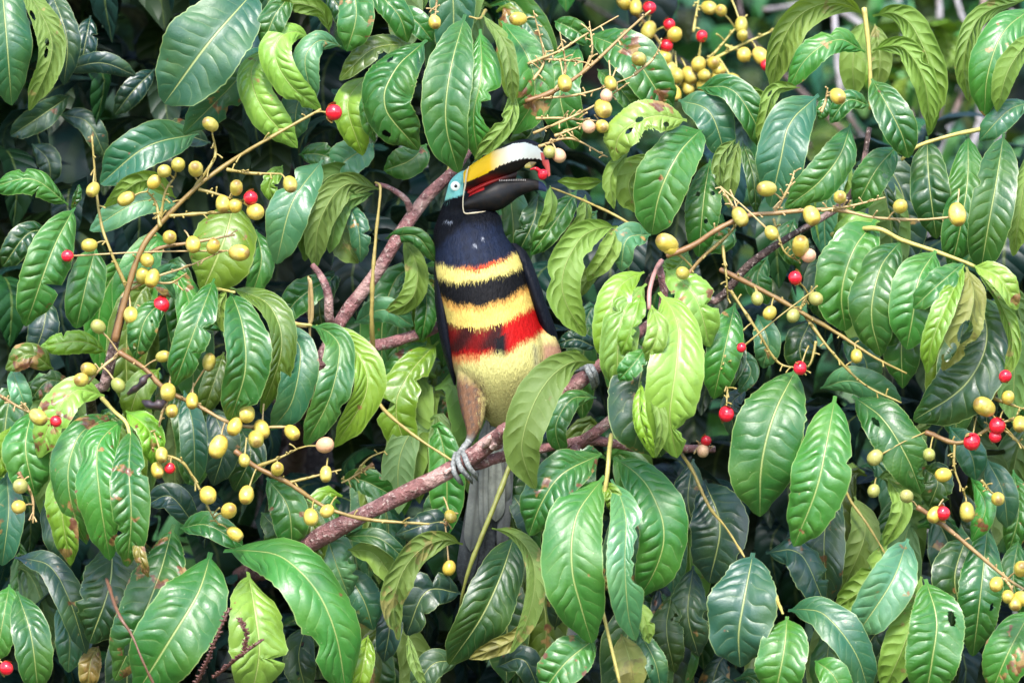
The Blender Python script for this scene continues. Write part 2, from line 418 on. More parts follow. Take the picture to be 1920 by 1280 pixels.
# --- compound leaf hanging over the bird's head
stalk([(910, 20, .04), (900, 35), (880, 32)], 7, -.02, 'o', [
    ([(800, 75), (742, 130), (722, 200), (785, 282)], 112, 22, 'g', -.03),
    ([(872, 28), (845, 130), (836, 230), (860, 324)], 112, 6, 'g', -.065, dict(blem=0, hi=True)),
    ([(900, 55), (903, 140), (888, 220), (898, 300)], 84, 10, 'G', -.05, dict(bites=[(.62, 1, .16, .75)])),
    ([(905, 28), (945, 80), (958, 140), (962, 195)], 42, 150, 'o', -.06),
    ([(962, 165), (955, 225), (890, 300)], 44, 160, 'y', -.055),
    ([(940, 40), (988, 105), (1002, 180), (962, 252)], 86, -18, 'G', -.02, dict(blem=.5)),
    ([(1008, 210), (992, 255), (955, 275)], 60, 0, 'd', .03),
    ([(770, 82), (700, 92), (636, 150)], 62, 30, 'o', .0),
    ([(730, 120), (760, 200), (782, 262)], 40, 140, 'y', -.01),
    ([(722, 150), (692, 200), (702, 266)], 46, 20, 'g', -.01),
    ([(690, 140), (652, 195), (680, 292)], 74, 28, 'y', .01)])
for l in [
    ([(0, -60), (12, 70), (22, 198)], 110, -12, 't', .02), ([(42, -35), (98, 85), (55, 208)], 66, 165, 'o', .0),
    ([(90, -30), (125, 70), (120, 160)], 60, 0, 'b', .1),
    ([(480, -20), (392, 80), (308, 194)], 165, 14, 't', -.02, dict(hi=True, blem=0)),
    ([(500, 85), (430, 165), (345, 250)], 92, -15, 't', .05), ([(485, 40), (430, 105), (362, 180)], 110, 0, 'b', .08),
    ([(372, 250), (275, 275), (188, 345)], 100, 10, 't', .06, dict(blem=.3)), ([(395, 268), (330, 250), (260, 262)], 60, 20, 'b', .09),
    ([(120, 132), (190, 118), (255, 142)], 46, 10, 'b', .12), ([(170, 30), (160, 80), (150, 135)], 50, 0, 'b', .14),
    ([(130, 180), (80, 215), (20, 255)], 60, 0, 'b', .14), ([(110, 215), (165, 230), (200, 300)], 50, 0, 'b', .15),
    ([(290, 130), (250, 170), (215, 215)], 55, 0, 'b', .15), ([(60, 270), (90, 300), (95, 345)], 55, 0, 'b', .16),
    ([(128, 384), (60, 336), (-20, 352)], 62, 30, 'G', -.04, dict(curl=.7)),
    ([(140, 388), (98, 470), (48, 612)], 100, -12, 'g', -.09, dict(hi=True)),
    ([(180, 462), (162, 530), (143, 616)], 84, -16, 'g', -.06, dict(blem=.2)),
    ([(135, 392), (142, 370), (149, 346)], 24, 40, 'g', -.07),
    ([(583, 74), (542, 58), (515, 100), (545, 160), (602, 207)], 72, 22, 'Y', -.02), ([(508, 88), (472, 130), (490, 200), (558, 278)], 78, 18, 'Y', .0),
    ([(548, -12), (515, 30), (492, 90)], 58, 10, 'g', -.01), ([(618, 62), (600, 20), (545, 8), (520, 40)], 46, 150, 'y', .0),
    ([(640, 88), (600, 76), (572, 112), (588, 190)], 58, 15, 'T', -.01), ([(600, 150), (560, 190), (552, 262)], 66, 10, 't', .03),
    ([(660, -40), (668, 30), (650, 97)], 82, 10, 'g', -.02), ([(688, -30), (745, 25), (765, 80)], 66, -18, 'g', .0),
    ([(745, 15), (782, 42), (812, 78)], 52, -10, 'g', .03), ([(610, -20), (640, 20), (655, 60)], 50, 0, 'd', .05),
    ([(1105, 65), (1180, 100), (1225, 160), (1258, 218)], 108, -14, 'g', .05), ([(1085, 80), (1050, 170), (1078, 280)], 96, 10, 'g', .07),
    ([(1040, 40), (1075, 55), (1110, 80)], 50, 0, 'g', .09), ([(1120, 130), (1165, 170), (1200, 215)], 50, -10, 'g', .06),
    ([(1288, 226), (1225, 218), (1165, 250), (1150, 302)], 84, 24, 'Y', -.05, dict(bites=[(.5, 1, .12, .5)])),
    ([(1318, 240), (1275, 285), (1238, 360), (1222, 440)], 120, 12, 'G', -.04, dict(hi=True)),
    ([(1180, 283), (1145, 330), (1152, 392)], 38, 150, 'y', -.03), ([(1225, 290), (1180, 340), (1195, 400)], 70, 155, 'y', -.01),
    ([(1130, 340), (1090, 345), (1045, 340)], 34, 150, 'y', .0), ([(1010, 362), (1002, 410), (972, 475)], 62, 10, 'd', .03),
    ([(1082, 356), (1045, 410), (995, 478)], 56, 10, 'g', .015), ([(1032, 348), (1034, 390), (1012, 440)], 34, 150, 'y', .01),
    ([(1098, 365), (1096, 410), (1062, 465)], 46, 140, 'y', .02), ([(1120, 395), (1080, 430), (1040, 450)], 50, 10, 'g', .03),
    ([(1158, 425), (1098, 438), (1056, 510), (1062, 570), (1098, 630)], 76, 170, 'y', -.08, dict(hi=True, blem=0)),
    ([(1158, 424), (1142, 470), (1102, 528)], 54, 155, 'y', -.06), ([(1140, 500), (1105, 520), (1085, 560)], 40, 150, 'o', -.03),
    ([(1220, 440), (1176, 448), (1164, 508)], 66, 20, 'T', -.05),
    ([(1118, 652), (1080, 636), (1045, 645)], 44, 20, 'b', .03), ([(1090, 660), (1070, 666), (1050, 684)], 22, 150, 'y', -.1),
    ([(1116, 680), (1062, 683), (1008, 742), (978, 840), (1004, 917)], 84, 172, 'o', -.13, dict(hi=True, blem=0, fold=8, curl=.15, holes=(), bites=(), amp=.45)),
    ([(1118, 745), (1072, 748), (1042, 800), (1056, 858)], 54, 22, 'g', -.06),
    # around the diagonal bough behind the bird
    ([(712, 355), (645, 348), (598, 420), (592, 505)], 66, 168, 'o', .03), ([(700, 362), (640, 388), (618, 475)], 52, 160, 'g', .04),
    ([(690, 350), (620, 328), (582, 400), (572, 490)], 66, 165, 'g', .05), ([(652, 378), (672, 430), (676, 492)], 46, 0, 't', .045),
    ([(635, 395), (645, 450), (672, 494)], 70, 170, 'o', .06), ([(755, 445), (782, 500), (772, 560), (718, 592)], 56, 160, 'y', .05),
    ([(722, 447), (780, 443), (818, 492)], 42, 20, 'g', .03), ([(665, 605), (720, 580), (775, 612)], 54, 10, 'T', .06),
    ([(822, 640), (772, 695), (742, 765), (772, 868)], 84, 12, 'y', .06, dict(blem=.3)), ([(800, 640), (755, 688), (705, 715)], 66, 10, 'G', .08),
    ([(640, 500), (600, 560), (610, 640)], 60, 10, 'd', .1), ([(790, 520), (800, 570), (790, 640)], 46, -10, 'g', .07),
    ([(700, 270), (650, 300), (620, 330)], 80, 10, 'T', .06), ([(800, 270), (770, 300), (720, 320)], 70, 0, 'g', .07),
    ([(560, 290), (600, 290), (660, 310)], 60, 0, 'g', .06), ([(605, 300), (548, 380), (518, 495)], 92, 12, 'T', .02, dict(bites=[(.35, -1, .08, .5)])),
    ([(530, 310), (505, 345), (515, 380)], 36, 0, 'y', .03), ([(620, 520), (560, 560), (530, 600)], 70, 10, 'g', .07),
    ([(440, 372), (420, 450), (378, 550)], 140, 6, 'y', .05, dict(blem=.3)), ([(480, 430), (490, 490), (470, 560)], 60, -20, 'G', .06),
    ([(330, 372), (270, 338), (195, 392)], 50, 150, 'y', .02), ([(335, 385), (262, 378), (168, 432)], 66, 18, 'T', .03),
    ([(90, 430), (50, 440), (5, 500)], 60, 0, 'd', .08), ([(90, 560), (80, 620), (60, 670)], 66, 0, 'b', .1),
    ([(330, 560), (300, 520), (340, 500)], 40, 10, 't', .05), ([(420, 620), (380, 600), (330, 640)], 46, 0, 'g', .05),
    # left middle
    ([(312, 558), (272, 600), (254, 674)], 62, 14, 'g', -.1), ([(402, 522), (372, 600), (326, 724)], 76, 12, 'g', -.12, dict(hi=True, blem=0)),
    ([(100, 692), (55, 664), (10, 692)], 60, 20, 'o', -.02, dict(blem=.9)), ([(200, 660), (150, 640), (75, 650)], 50, 15, 'y', .0),
    ([(138, 722), (90, 714), (56, 752)], 42, 15, 'd', -.01), ([(22, 690), (38, 735), (52, 772)], 46, 0, 'T', -.01),
    ([(300, 690), (260, 730), (240, 790)], 64, 0, 'y', .03), ([(420, 660), (400, 720), (380, 780)], 56, 0, 'o', .04),
    ([(345, 732), (362, 800), (366, 910)], 62, 0, 't', -.02), ([(395, 760), (420, 830), (400, 910)], 70, 0, 'b', .03),
    ([(450, 800), (470, 850), (440, 920)], 70, 0, 'd', .05), ([(640, 900), (680, 900), (740, 930)], 60, 10, 'g', .05),
    # bottom left
    ([(210, 1005), (206, 1095), (168, 1205)], 122, 14, 'd', -.05, dict(blem=.4)), ([(325, 982), (298, 1080), (252, 1195), (215, 1275)], 118, 14, 'g', -.08),
    ([(395, 1035), (372, 1110), (315, 1205), (255, 1300)], 160, 8, 'g', -.13, dict(hi=True, blem=0, curl=.45)),
    ([(465, 1072), (478, 1150), (486, 1225), (470, 1310)], 128, -26, 'Y', -.1, dict(hi=True, blem=0)),
    ([(420, 1032), (520, 1040), (595, 1110), (632, 1200), (650, 1310)], 140, -30, 'G', -.08, dict(hi=True, curl=.6, blem=0)),
    ([(338, 990), (390, 984), (455, 1022)], 60, -20, 'g', -.06), ([(368, 988), (320, 930), (276, 945)], 60, 0, 'b', .0),
    ([(32, 1108), (58, 1190), (72, 1300)], 86, -6, 'g', -.1), ([(18, 1095), (6, 1160), (-8, 1240)], 70, 10, 'G', -.08),
    ([(28, 1045), (92, 1060), (132, 1130), (162, 1225)], 70, -22, 'b', -.03), ([(12, 885), (16, 960), (4, 1060)], 72, 0, 't', -.02),
    ([(82, 938), (105, 1000), (132, 1065)], 60, 0, 'b', -.01), ([(500, 895), (540, 950), (548, 1030)], 78, 0, 'g', -.02),
    ([(555, 925), (592, 1000), (585, 1066)], 56, 20, 'o', -.01), ([(600, 965), (628, 1050), (655, 1120)], 92, -8, 'T', .0),
    ([(490, 960), (520, 1000), (500, 1050)], 60, 0, 'd', .02), ([(110, 1130), (130, 1190), (128, 1260)], 60, 0, 't', .0),
    ([(185, 1210), (170, 1240), (165, 1290)], 46, 0, 'n', -.01), ([(575, 1170), (560, 1230), (575, 1300)], 70, 0, 'b', -.03),
    ([(690, 1190), (682, 1240), (670, 1300)], 50, -10, 'y', -.05), ([(20, 800), (5, 850), (-10, 900)], 50, 0, 'y', -.02),
    # bottom centre
    ([(868, 1020), (820, 1013), (765, 1055), (738, 1130), (748, 1200)], 66, 152, 'o', -.09, dict(blem=.7, hi=True)),
    ([(765, 1190), (778, 1245), (800, 1290)], 26, 150, 'o', -.08),
    ([(922, 990), (972, 1008), (1002, 1065), (992, 1150), (955, 1225)], 52, 205, 'o', -.07, dict(blem=.6)),
    ([(1000, 1160), (960, 1200), (880, 1235)], 44, 160, 'n', -.05),
    ([(965, 1000), (938, 1080), (900, 1160), (842, 1245)], 122, -14, 'd', -.04, dict(hi=True, blem=0)),
    ([(865, 1112), (800, 1108), (762, 1190)], 90, 15, 'b', .02), ([(652, 1030), (702, 1038), (745, 1098)], 56, 160, 'y', -.02),
    ([(645, 1005), (710, 1008), (768, 1056)], 40, -20, 'd', -.03), ([(862, 1240), (812, 1244), (775, 1300)], 70, 10, 'b', -.02),
    ([(865, 972), (800, 982), (742, 1002)], 62, 10, 'b', .05), ([(872, 893), (830, 930), (798, 975)], 56, 12, 't', .06),
    ([(960, 925), (985, 965), (995, 1010)], 56, 0, 'b', .05), ([(1010, 860), (985, 910), (985, 960)], 60, 0, 'd', .07),
    ([(640, 1060), (680, 1120), (700, 1180)], 76, 0, 't', .01), ([(700, 1100), (730, 1160), (720, 1240)], 60, 0, 'b', .03),
    ([(1040, 1180), (1050, 1120), (1030, 1060)], 60, 0, 'b', .06), ([(930, 1250), (980, 1235), (1010, 1290)], 60, 0, 'b', .0),
    ([(1118, 1195), (1062, 1240), (1015, 1300)], 100, 10, 'G', -.11, dict(hi=True)),
]: leaf(l[0], l[1], l[2], l[3], l[4], None, **(l[5] if len(l) > 5 else {}))
# --- upper right compound leaf with its stalk seen from the front
stalk([(1620, 15, .03), (1628, 80, .03), (1632, 150, .03), (1632, 205, .04)], 10, .03, 'y', [
    ([(1620, 28), (1568, 4), (1500, 28), (1462, 92), (1448, 170)], 74, 150, 'y', .02, dict(curl=.6)),
    ([(1622, 98), (1570, 74), (1512, 110), (1478, 168)], 62, 24, 'G', .0),
    ([(1636, 30), (1692, 30), (1735, 100), (1748, 180), (1740, 255)], 76, 208, 'y', .02),
    ([(1636, 95), (1690, 88), (1732, 150), (1744, 245)], 64, 205, 'y', .01),
    ([(1622, 40), (1600, 110), (1602, 185)], 66, 175, 'y', .05), ([(1640, 45), (1650, 110), (1645, 170)], 50, 185, 'o', .06),
    ([(1634, 148), (1662, 195), (1690, 250), (1704, 296)], 78, -16, 'g', -.02, dict(blem=0))])
stalk([(1945, 0, .05), (1930, 30, .05)], 8, .05, 'y', [
    ([(1940, 12), (1882, 60), (1852, 140), (1846, 218)], 92, 16, 'G', .02), ([(1925, 0), (1842, 28), (1808, 108), (1816, 190)], 46, 150, 'y', .04),
    ([(1942, 60), (1892, 130), (1870, 210)], 58, 150, 'y', .01), ([(1932, 192), (1890, 208), (1836, 264)], 60, 20, 't', .03)])
stalk([(1850, 240, .04), (1780, 255), (1720, 275), (1690, 300)], 9, .02, 'y', [
    ([(1738, 256), (1742, 340), (1756, 448)], 84, 4, 'd', .0, dict(blem=0)), ([(1815, 252), (1814, 340), (1798, 440), (1782, 505)], 92, 2, 'g', .0, dict(blem=0)),
    ([(1882, 250), (1868, 340), (1852, 430), (1838, 515)], 98, -6, 'g', -.02, dict(blem=0)), ([(1930, 285), (1916, 370), (1900, 480)], 56, 150, 'y', .0),
    ([(1682, 274), (1642, 320), (1602, 395)], 76, 12, 'g', .02)])
for l in [
    ([(1535, 178), (1482, 230), (1464, 300), (1444, 388)], 108, 10, 't', -.05, dict(hi=True, blem=0)),
    ([(1500, 165), (1450, 175), (1424, 275)], 42, 150, 'y', -.02), ([(1308, 165), (1372, 168), (1418, 235), (1426, 280)], 70, -20, 'g', -.01),
    ([(1360, 162), (1420, 186), (1438, 235)], 42, -160, 'y', .0), ([(1272, 188), (1330, 210), (1362, 296)], 82, -16, 't', .0),
    ([(1595, 232), (1575, 290), (1532, 345), (1472, 390)], 86, -12, 'g', -.06, dict(hi=True, blem=0)), ([(1630, 198), (1590, 188), (1556, 230)], 50, 25, 'g', -.05),
    ([(1332, 298), (1320, 370), (1310, 482)], 76, 4, 'g', -.02), ([(1378, 262), (1350, 300), (1352, 355)], 36, 150, 'o', -.03),
    ([(1386, 264), (1372, 320), (1366, 390)], 44, 165, 'o', -.02), ([(1392, 264), (1412, 330), (1418, 400)], 34, -20, 'd', -.02),
    ([(1550, 180), (1545, 200), (1535, 225)], 30, 10, 'g', -.03), ([(1650, 415), (1600, 418), (1560, 450)], 46, 20, 'Y', -.02),
    ([(1380, 430), (1350, 450), (1300, 440)], 60, 0, 'g', .06), ([(1490, 410), (1480, 450), (1500, 500)], 56, 0, 'g', .07),
    ([(1440, 480), (1420, 520), (1440, 570)], 60, 0, 'G', .08), ([(1540, 480), (1530, 530), (1545, 600)], 60, 0, 'd', .07),
    ([(1420, 590), (1440, 640), (1430, 690)], 60, 0, 't', .05), ([(1520, 600), (1500, 650), (1510, 700)], 70, 0, 'd', .06),
    ([(1580, 640), (1620, 670), (1630, 730)], 70, 0, 't', .05), ([(1290, 470), (1270, 500), (1230, 520)], 56, 0, 'y', .03),
    # right middle, singles
    ([(1495, 688), (1452, 775), (1428, 870), (1425, 968)], 150, 4, 'g', -.09, dict(hi=True, blem=0)),
    ([(1566, 742), (1550, 830), (1530, 920), (1488, 1024)], 122, 6, 'G', -.11, dict(hi=True, blem=.2)),
    ([(1598, 742), (1655, 785), (1702, 860), (1728, 925)], 104, -18, 'g', -.06, dict(bites=[(.85, 1, .1, .6)])),
    ([(1538, 728), (1600, 714), (1690, 752)], 64, 15, 'T', -.02), ([(1378, 568), (1362, 640), (1338, 748)], 76, -12, 'G', -.07),
    ([(1390, 620), (1385, 680), (1350, 745)], 30, 20, 'd', -.05), ([(1385, 655), (1408, 695), (1386, 735)], 40, 0, 't', -.03),
    ([(1400, 730), (1370, 760), (1380, 820)], 46, 0, 'b', .0), ([(1300, 860), (1290, 940), (1310, 1010)], 70, 0, 'b', .05),
    ([(1320, 900), (1350, 985), (1330, 1092)], 122, 0, 'b', .0), ([(1412, 1036), (1394, 1130), (1385, 1190), (1388, 1250)], 138, 0, 't', -.12, dict(hi=True, blem=0)),
    ([(1476, 1155), (1470, 1220), (1452, 1310)], 116, 0, 'G', -.135, dict(hi=True)), ([(1436, 1036), (1500, 1038), (1550, 1140)], 90, -30, 'b', -.05, dict(curl=.6)),
    ([(1478, 1144), (1540, 1148), (1602, 1220), (1630, 1300)], 92, -24, 't', -.1), ([(1702, 1010), (1672, 1090), (1606, 1190)], 108, -6, 'T', -.085, dict(blem=.3)),
    ([(1662, 1020), (1632, 1090), (1566, 1140)], 70, 165, 'y', -.05), ([(1572, 915), (1546, 1000), (1552, 1135)], 86, 0, 'b', -.01),
    ([(1602, 930), (1622, 1000), (1580, 1105)], 70, 160, 'o', .0), ([(1735, 1085), (1756, 1160), (1748, 1235), (1735, 1310)], 116, -8, 'G', -.13, dict(hi=True, holes=[(.38, .55, .05, .14)], blem=0)),
    ([(1728, 1080), (1700, 1195), (1655, 1300)], 84, 165, 'y', -.08), ([(1812, 1005), (1790, 1080), (1802, 1150)], 104, 0, 'd', -.02),
    ([(1852, 985), (1842, 1080), (1832, 1170), (1824, 1230)], 92, -8, 'g', -.04), ([(1820, 895), (1848, 950), (1822, 1015)], 46, 20, 'G', -.05),
    ([(1935, 1140), (1892, 1220), (1858, 1300)], 104, 10, 'G', -.08), ([(1664, 895), (1692, 950), (1658, 1024)], 52, 160, 'y', -.06),
    ([(1728, 875), (1758, 900), (1742, 950)], 70, 0, 'd', -.01), ([(1528, 1238), (1560, 1262), (1585, 1310)], 66, 0, 'G', -.12),
    ([(1600, 1240), (1580, 1270), (1600, 1320)], 60, 0, 't', -.1), ([(1300, 1060), (1290, 1150), (1310, 1230)], 80, 0, 'b', .03),
    ([(1260, 1110), (1250, 1180), (1265, 1260)], 70, 0, 'd', .02), ([(1700, 1150), (1640, 1190), (1620, 1240)], 70, 0, 'b', -.02),
    ([(1850, 860), (1880, 920), (1890, 990)], 66, 0, 't', .05), ([(1900, 880), (1910, 960), (1890, 1040)], 60, 0, 'g', .06),
    ([(1910, 1010), (1900, 1080), (1915, 1150)], 60, 0, 'g', .04), ([(1780, 800), (1820, 850), (1830, 900)], 66, 0, 't', .04),
]: leaf(l[0], l[1], l[2], l[3], l[4], None, **(l[5] if len(l) > 5 else {}))
# --- right: compound leaf with chewed yellowing leaflets
stalk([(1560, 440, .0), (1640, 428), (1690, 450), (1750, 470), (1805, 490), (1828, 500)], 10, -.04, 'y', [
    ([(1642, 412), (1600, 470), (1578, 550), (1586, 620)], 118, 8, 'G', -.05, dict(blem=0, hi=True)), ([(1692, 450), (1652, 500), (1634, 590), (1652, 668)], 100, 12, 'g', -.07, dict(blem=0, hi=True)),
    ([(1755, 470), (1724, 520), (1712, 590), (1700, 655)], 104, 10, 'G', -.08, dict(blem=0)), ([(1805, 494), (1758, 535), (1712, 578)], 64, 14, 'G', -.1),
    ([(1808, 497), (1776, 570), (1748, 640), (1738, 700)], 56, 22, 'y', -.115, dict(blem=0)),
    ([(1812, 500), (1826, 560), (1802, 640), (1768, 695)], 84, 150, 'n', -.11, dict(holes=[(.62, -.1, .1, .45), (.82, .35, .09, .4)], blem=.3)),
    ([(1826, 498), (1872, 520), (1908, 580)], 56, -25, 'Y', -.09), ([(1828, 502), (1876, 570), (1898, 650), (1862, 730)], 44, -140, 'y', -.07),
    ([(1835, 545), (1850, 640), (1806, 725), (1712, 788)], 124, 14, 'd', -.06, dict(hi=True, blem=0, amp=.8)),
    ([(1738, 540), (1694, 620), (1692, 728)], 84, 10, 'g', -.05)])
# --- centre right: pale young compound leaf beside the bird
stalk([(1240, 490, -.02), (1228, 510, -.08), (1218, 545, -.1), (1217, 580, -.11)], 11, -.1, 'p', [
    ([(1208, 510), (1164, 535), (1144, 600), (1140, 690)], 74, 20, 'y', -.1, dict(blem=0)),
    ([(1212, 532), (1172, 580), (1158, 665), (1162, 740)], 90, 16, 'Y', -.115, dict(blem=0, hi=True)),
    ([(1246, 504), (1302, 555), (1332, 650)], 92, -18, 'Y', -.09, dict(blem=.4)),
    ([(1236, 548), (1270, 605), (1266, 700), (1256, 780), (1270, 858)], 128, -8, 'Y', -.14, dict(hi=True, blem=0, bites=[(.83, 1, .07, .7)])),
    ([(1222, 572), (1234, 620), (1212, 676)], 50, -14, 'Y', -.15, dict(blem=0)), ([(1202, 548), (1188, 605), (1164, 665)], 50, 20, 'y', -.13, dict(bites=[(.6, 1, .2, .6)])),
    ([(1214, 655), (1202, 700), (1198, 770), (1240, 856)], 132, 10, 'd', -.12, dict(hi=True, blem=.5)),
    ([(1202, 715), (1200, 780), (1226, 858)], 34, 30, 'y', -.15), ([(1214, 715), (1240, 790), (1230, 858)], 30, 150, 'y', -.15),
    ([(1210, 652), (1190, 680), (1160, 712)], 48, 14, 'G', -.14)])
# --- lower centre: hanging compound leaf under the perch
stalk([(1146, 815, -.06), (1142, 850, -.09), (1138, 895, -.1), (1122, 1000, -.09), (1118, 1090, -.09), (1135, 1165, -.1), (1162, 1280, -.1)], 9, -.1, 'y', [
    ([(1134, 892), (1082, 965), (1072, 1060), (1092, 1145), (1110, 1205)], 132, 8, 'G', -.13, dict(hi=True, blem=0)),
    ([(1128, 850), (1052, 890), (1012, 950), (992, 1004)], 106, 18, 'g', -.1), ([(1146, 898), (1172, 960), (1172, 1060), (1178, 1150), (1192, 1200)], 82, -8, 'T', -.13, dict(bites=[(.5, 1, .2, .75)], blem=0)),
    ([(1150, 858), (1206, 900), (1244, 985), (1232, 1060), (1198, 1120)], 112, -14, 'g', -.09, dict(hi=True, blem=0)),
    ([(1182, 1125), (1206, 1155), (1218, 1205)], 40, 150, 'y', -.1), ([(1140, 1060), (1150, 1080), (1132, 1105)], 34, 0, 'n', -.1),
    ([(1165, 1188), (1182, 1240), (1190, 1300)], 70, 165, 'n', -.09), ([(1196, 1180), (1228, 1240), (1240, 1300)], 52, -10, 't', -.08),
    ([(1132, 905), (1150, 930), (1150, 960)], 40, 0, 'y', -.1)])
# --- lower left: spotted compound leaf
stalk([(190, 745, -.04), (215, 772, -.09), (238, 795, -.1), (248, 840, -.12)], 9, -.1, 'y', [
    ([(196, 742), (140, 732), (96, 790), (72, 858)], 78, 24, 'Y', -.07), ([(216, 778), (155, 808), (128, 880), (138, 960), (162, 1020)], 90, 20, 'G', -.1, dict(blem=.6)),
    ([(236, 784), (186, 830), (186, 920), (206, 1050)], 98, 16, 'G', -.12, dict(hi=True, blem=.4)), ([(246, 800), (242, 880), (246, 970), (238, 1062)], 84, 6, 'g', -.14, dict(hi=True, blem=.5)),
    ([(236, 770), (280, 808), (288, 870)], 60, -18, 'y', -.1), ([(60, 768), (48, 840), (66, 930)], 104, 0, 'G', -.05),
    ([(152, 828), (116, 930), (132, 1060)], 70, 20, 'y', -.09, dict(blem=.7)), ([(258, 990), (262, 1040), (278, 1082)], 26, 10, 'n', -.14)])
stalk([(400, 540, -.05), (425, 545, -.09), (440, 548, -.1)], 7, -.1, 'y', [
    ([(430, 545), (452, 600), (460, 690), (432, 790)], 104, -22, 'g', -.125, dict(hi=True, blem=0)), ([(432, 540), (502, 570), (528, 650), (490, 775)], 72, -34, 'o', -.09),
    ([(520, 612), (562, 650), (548, 750), (508, 806)], 82, -10, 't', -.08), ([(426, 545), (412, 580), (428, 625)], 40, 140, 'y', -.1)])
stalk([(520, 612, -.05), (560, 608), (585, 610)], 7, -.08, 'y', [
    ([(582, 610), (634, 640), (620, 740), (572, 835)], 80, -14, 'g', -.105, dict(blem=0)), ([(592, 610), (664, 655), (688, 730), (628, 838)], 76, -22, 'y', -.09, dict(blem=.2))])

# ------------------------------------------------------------------ boughs of the tree
BR = (.20, .080, .072, 1); BD = (.06, .032, .024, 1); BP = (.24, .10, .095, 1)
def branch(pts, radii, col=BR, seg=12, rough=.09, seed=0, extra=(), scar=()):
    b = Bag(); C = [P(*p) for p in pts]
    add_tube(b, C, [r*K for r in radii], seg, n=len(pts)*9, rough=rough, col=col, seed=seed)
    for e, r in extra: add_tube(b, [P(*p) for p in e], [q*K for q in r], 8, n=10, rough=.12, col=col, seed=seed+1)
    for e, r in scar: add_tube(b, [P(*p) for p in e], [q*K for q in r], 7, n=7, rough=.25, col=(.62, .42, .36, 1), seed=seed+2)
    return link('branch', b.mesh('branch'), tree, C[0], M_BARK)
trunk_top = [(620, 13000, .95), (640, 6000, .95), (600, 2500, .9), (560, 1300, .85), (540, 700, .8), (560, 0, .85), (600, -900, .9)]
tb = Bag(); 
C = [P(*p) for p in trunk_top]; C[0] = np.array([C[0][0], C[0][1], -.1])
add_tube(tb, C, [.13, .1, .085, .07, .06, .05, .03], 16, n=70, rough=.06, col=BD); link('trunk', tb.mesh('trunk'), tree, C[0], M_BARK)
branch([(500, 1130, .8), (450, 1090, .35), (545, 1040, .03), (640, 985, -.02), (740, 935, -.025), (860, 872, -.025), (935, 818, -.03), (1000, 780, -.03), (1062, 732, -.03), (1112, 695, -.03), (1180, 640, -.01), (1260, 570, .05)],
       [34, 28, 24, 22, 21, 20, 21, 17, 17, 15, 12, 8], BR, 14, .12, 3, extra=[([(925, 830, -.035), (938, 812, -.05), (952, 803, -.055)], [16, 14, 11])], scar=[([(906, 838, -.036), (914, 826, -.0435), (922, 818, -.046)], [3, 8, 4]), ([(922, 838, -.040), (930, 830, -.0455)], [6, 5]), ([(1046, 752, -.037), (1056, 742, -.0385)], [4, 6]), ([(835, 886, -.034), (846, 878, -.0355)], [5, 3])])
branch([(880, 872, -.015), (960, 852, -.01), (1060, 832, -.01), (1110, 825, -.005), (1200, 838, .0), (1340, 842, .02)], [13, 10, 9, 9, 8, 7], BP, 9, .1, 5,
       extra=[([(1085, 832, -.005), (1092, 815, -.01), (1130, 803, -.01), (1190, 730, -.01), (1215, 640, -.01), (1246, 570, -.01), (1236, 500, -.02)], [12, 11, 9, 9, 9, 8, 6]), ([(1085, 830, 0), (1075, 850, -.02), (1072, 880, -.02)], [9, 8, 6])])
branch([(540, 900, .7), (575, 760, .2), (598, 690, .06), (640, 600, .05), (700, 520, .045), (750, 440, .04), (800, 370, .04), (848, 322, .045), (900, 250, .09)], [28, 24, 18, 16, 15, 14, 13, 12, 8], BP, 12, .13, 7,
       extra=[([(632, 612, .05), (618, 600, .03), (615, 550, .02), (600, 515, .02), (585, 496, .02)], [11, 9, 9, 8, 5]), ([(770, 400, .04), (762, 375, .03), (730, 352, .03), (705, 345, .03)], [7, 6, 5, 4])])
branch([(600, 700, .12), (680, 656, .06), (740, 640, .07), (822, 612, .09), (900, 570, .12)], [12, 13, 11, 11, 8], BP, 10, .1, 9)
branch([(1100, 700, .7), (1200, 560, .2), (1262, 500, .06), (1335, 565, .03), (1400, 500, .02), (1470, 450, .02), (1580, 382, .03), (1615, 320, .05), (1630, 240, .06)], [26, 20, 13, 14, 15, 13, 8, 6, 5], BD, 10, .14, 11)
branch([(230, 1000, .5), (170, 760, .05), (195, 725, -.02), (215, 640, -.03), (235, 560, -.035)], [18, 15, 12, 11, 9], BD, 9, .14, 13)
def twig(pts, w, c):
    b = Bag(); C = [P(*p) for p in pts]; add_tube(b, C, [w*K/2, w*K*.4, w*K*.22], 7, n=len(C)*9, rough=.22, col=STEMC[c]); return link('twig', b.mesh('twig'), tree, C[0], M_STEM)
twig([(958, 868, -.05), (922, 960, -.06), (885, 1050, -.06), (868, 1110, -.05), (860, 1170, -.02)], 10, 'm')
twig([(690, 720, .03), (722, 770, .0), (782, 820, -.02), (852, 866, -.03)], 8, 'o')
twig([(700, 655, .035), (697, 600, .018), (699, 520, .012), (706, 430, .015), (711, 385, .016), (713, 350, .02), (704, 342, .03)], 9, 'o')
twig([(540, 605, .02), (583, 605, .01), (580, 520, .0), (582, 700, .03)], 8, 't')
twig([(1278, 850, .02), (1300, 885, .0), (1330, 950, -.025), (1362, 990, -.05), (1396, 1044, -.075)], 7, 'o'); twig([(1450, 1110, -.08), (1468, 1150, -.12)], 10, 'y')
twig([(1580, 905, .02), (1596, 940, -.005), (1628, 985, -.02), (1664, 1045, -.05)], 6, 'o'); twig([(1700, 1125, -.05), (1730, 1180, -.08)], 7, 't')
twig([(200, 1085, -.08), (222, 1150, -.15), (248, 1192, -.16), (268, 1240, -.165), (292, 1290, -.16)], 7, 'b')
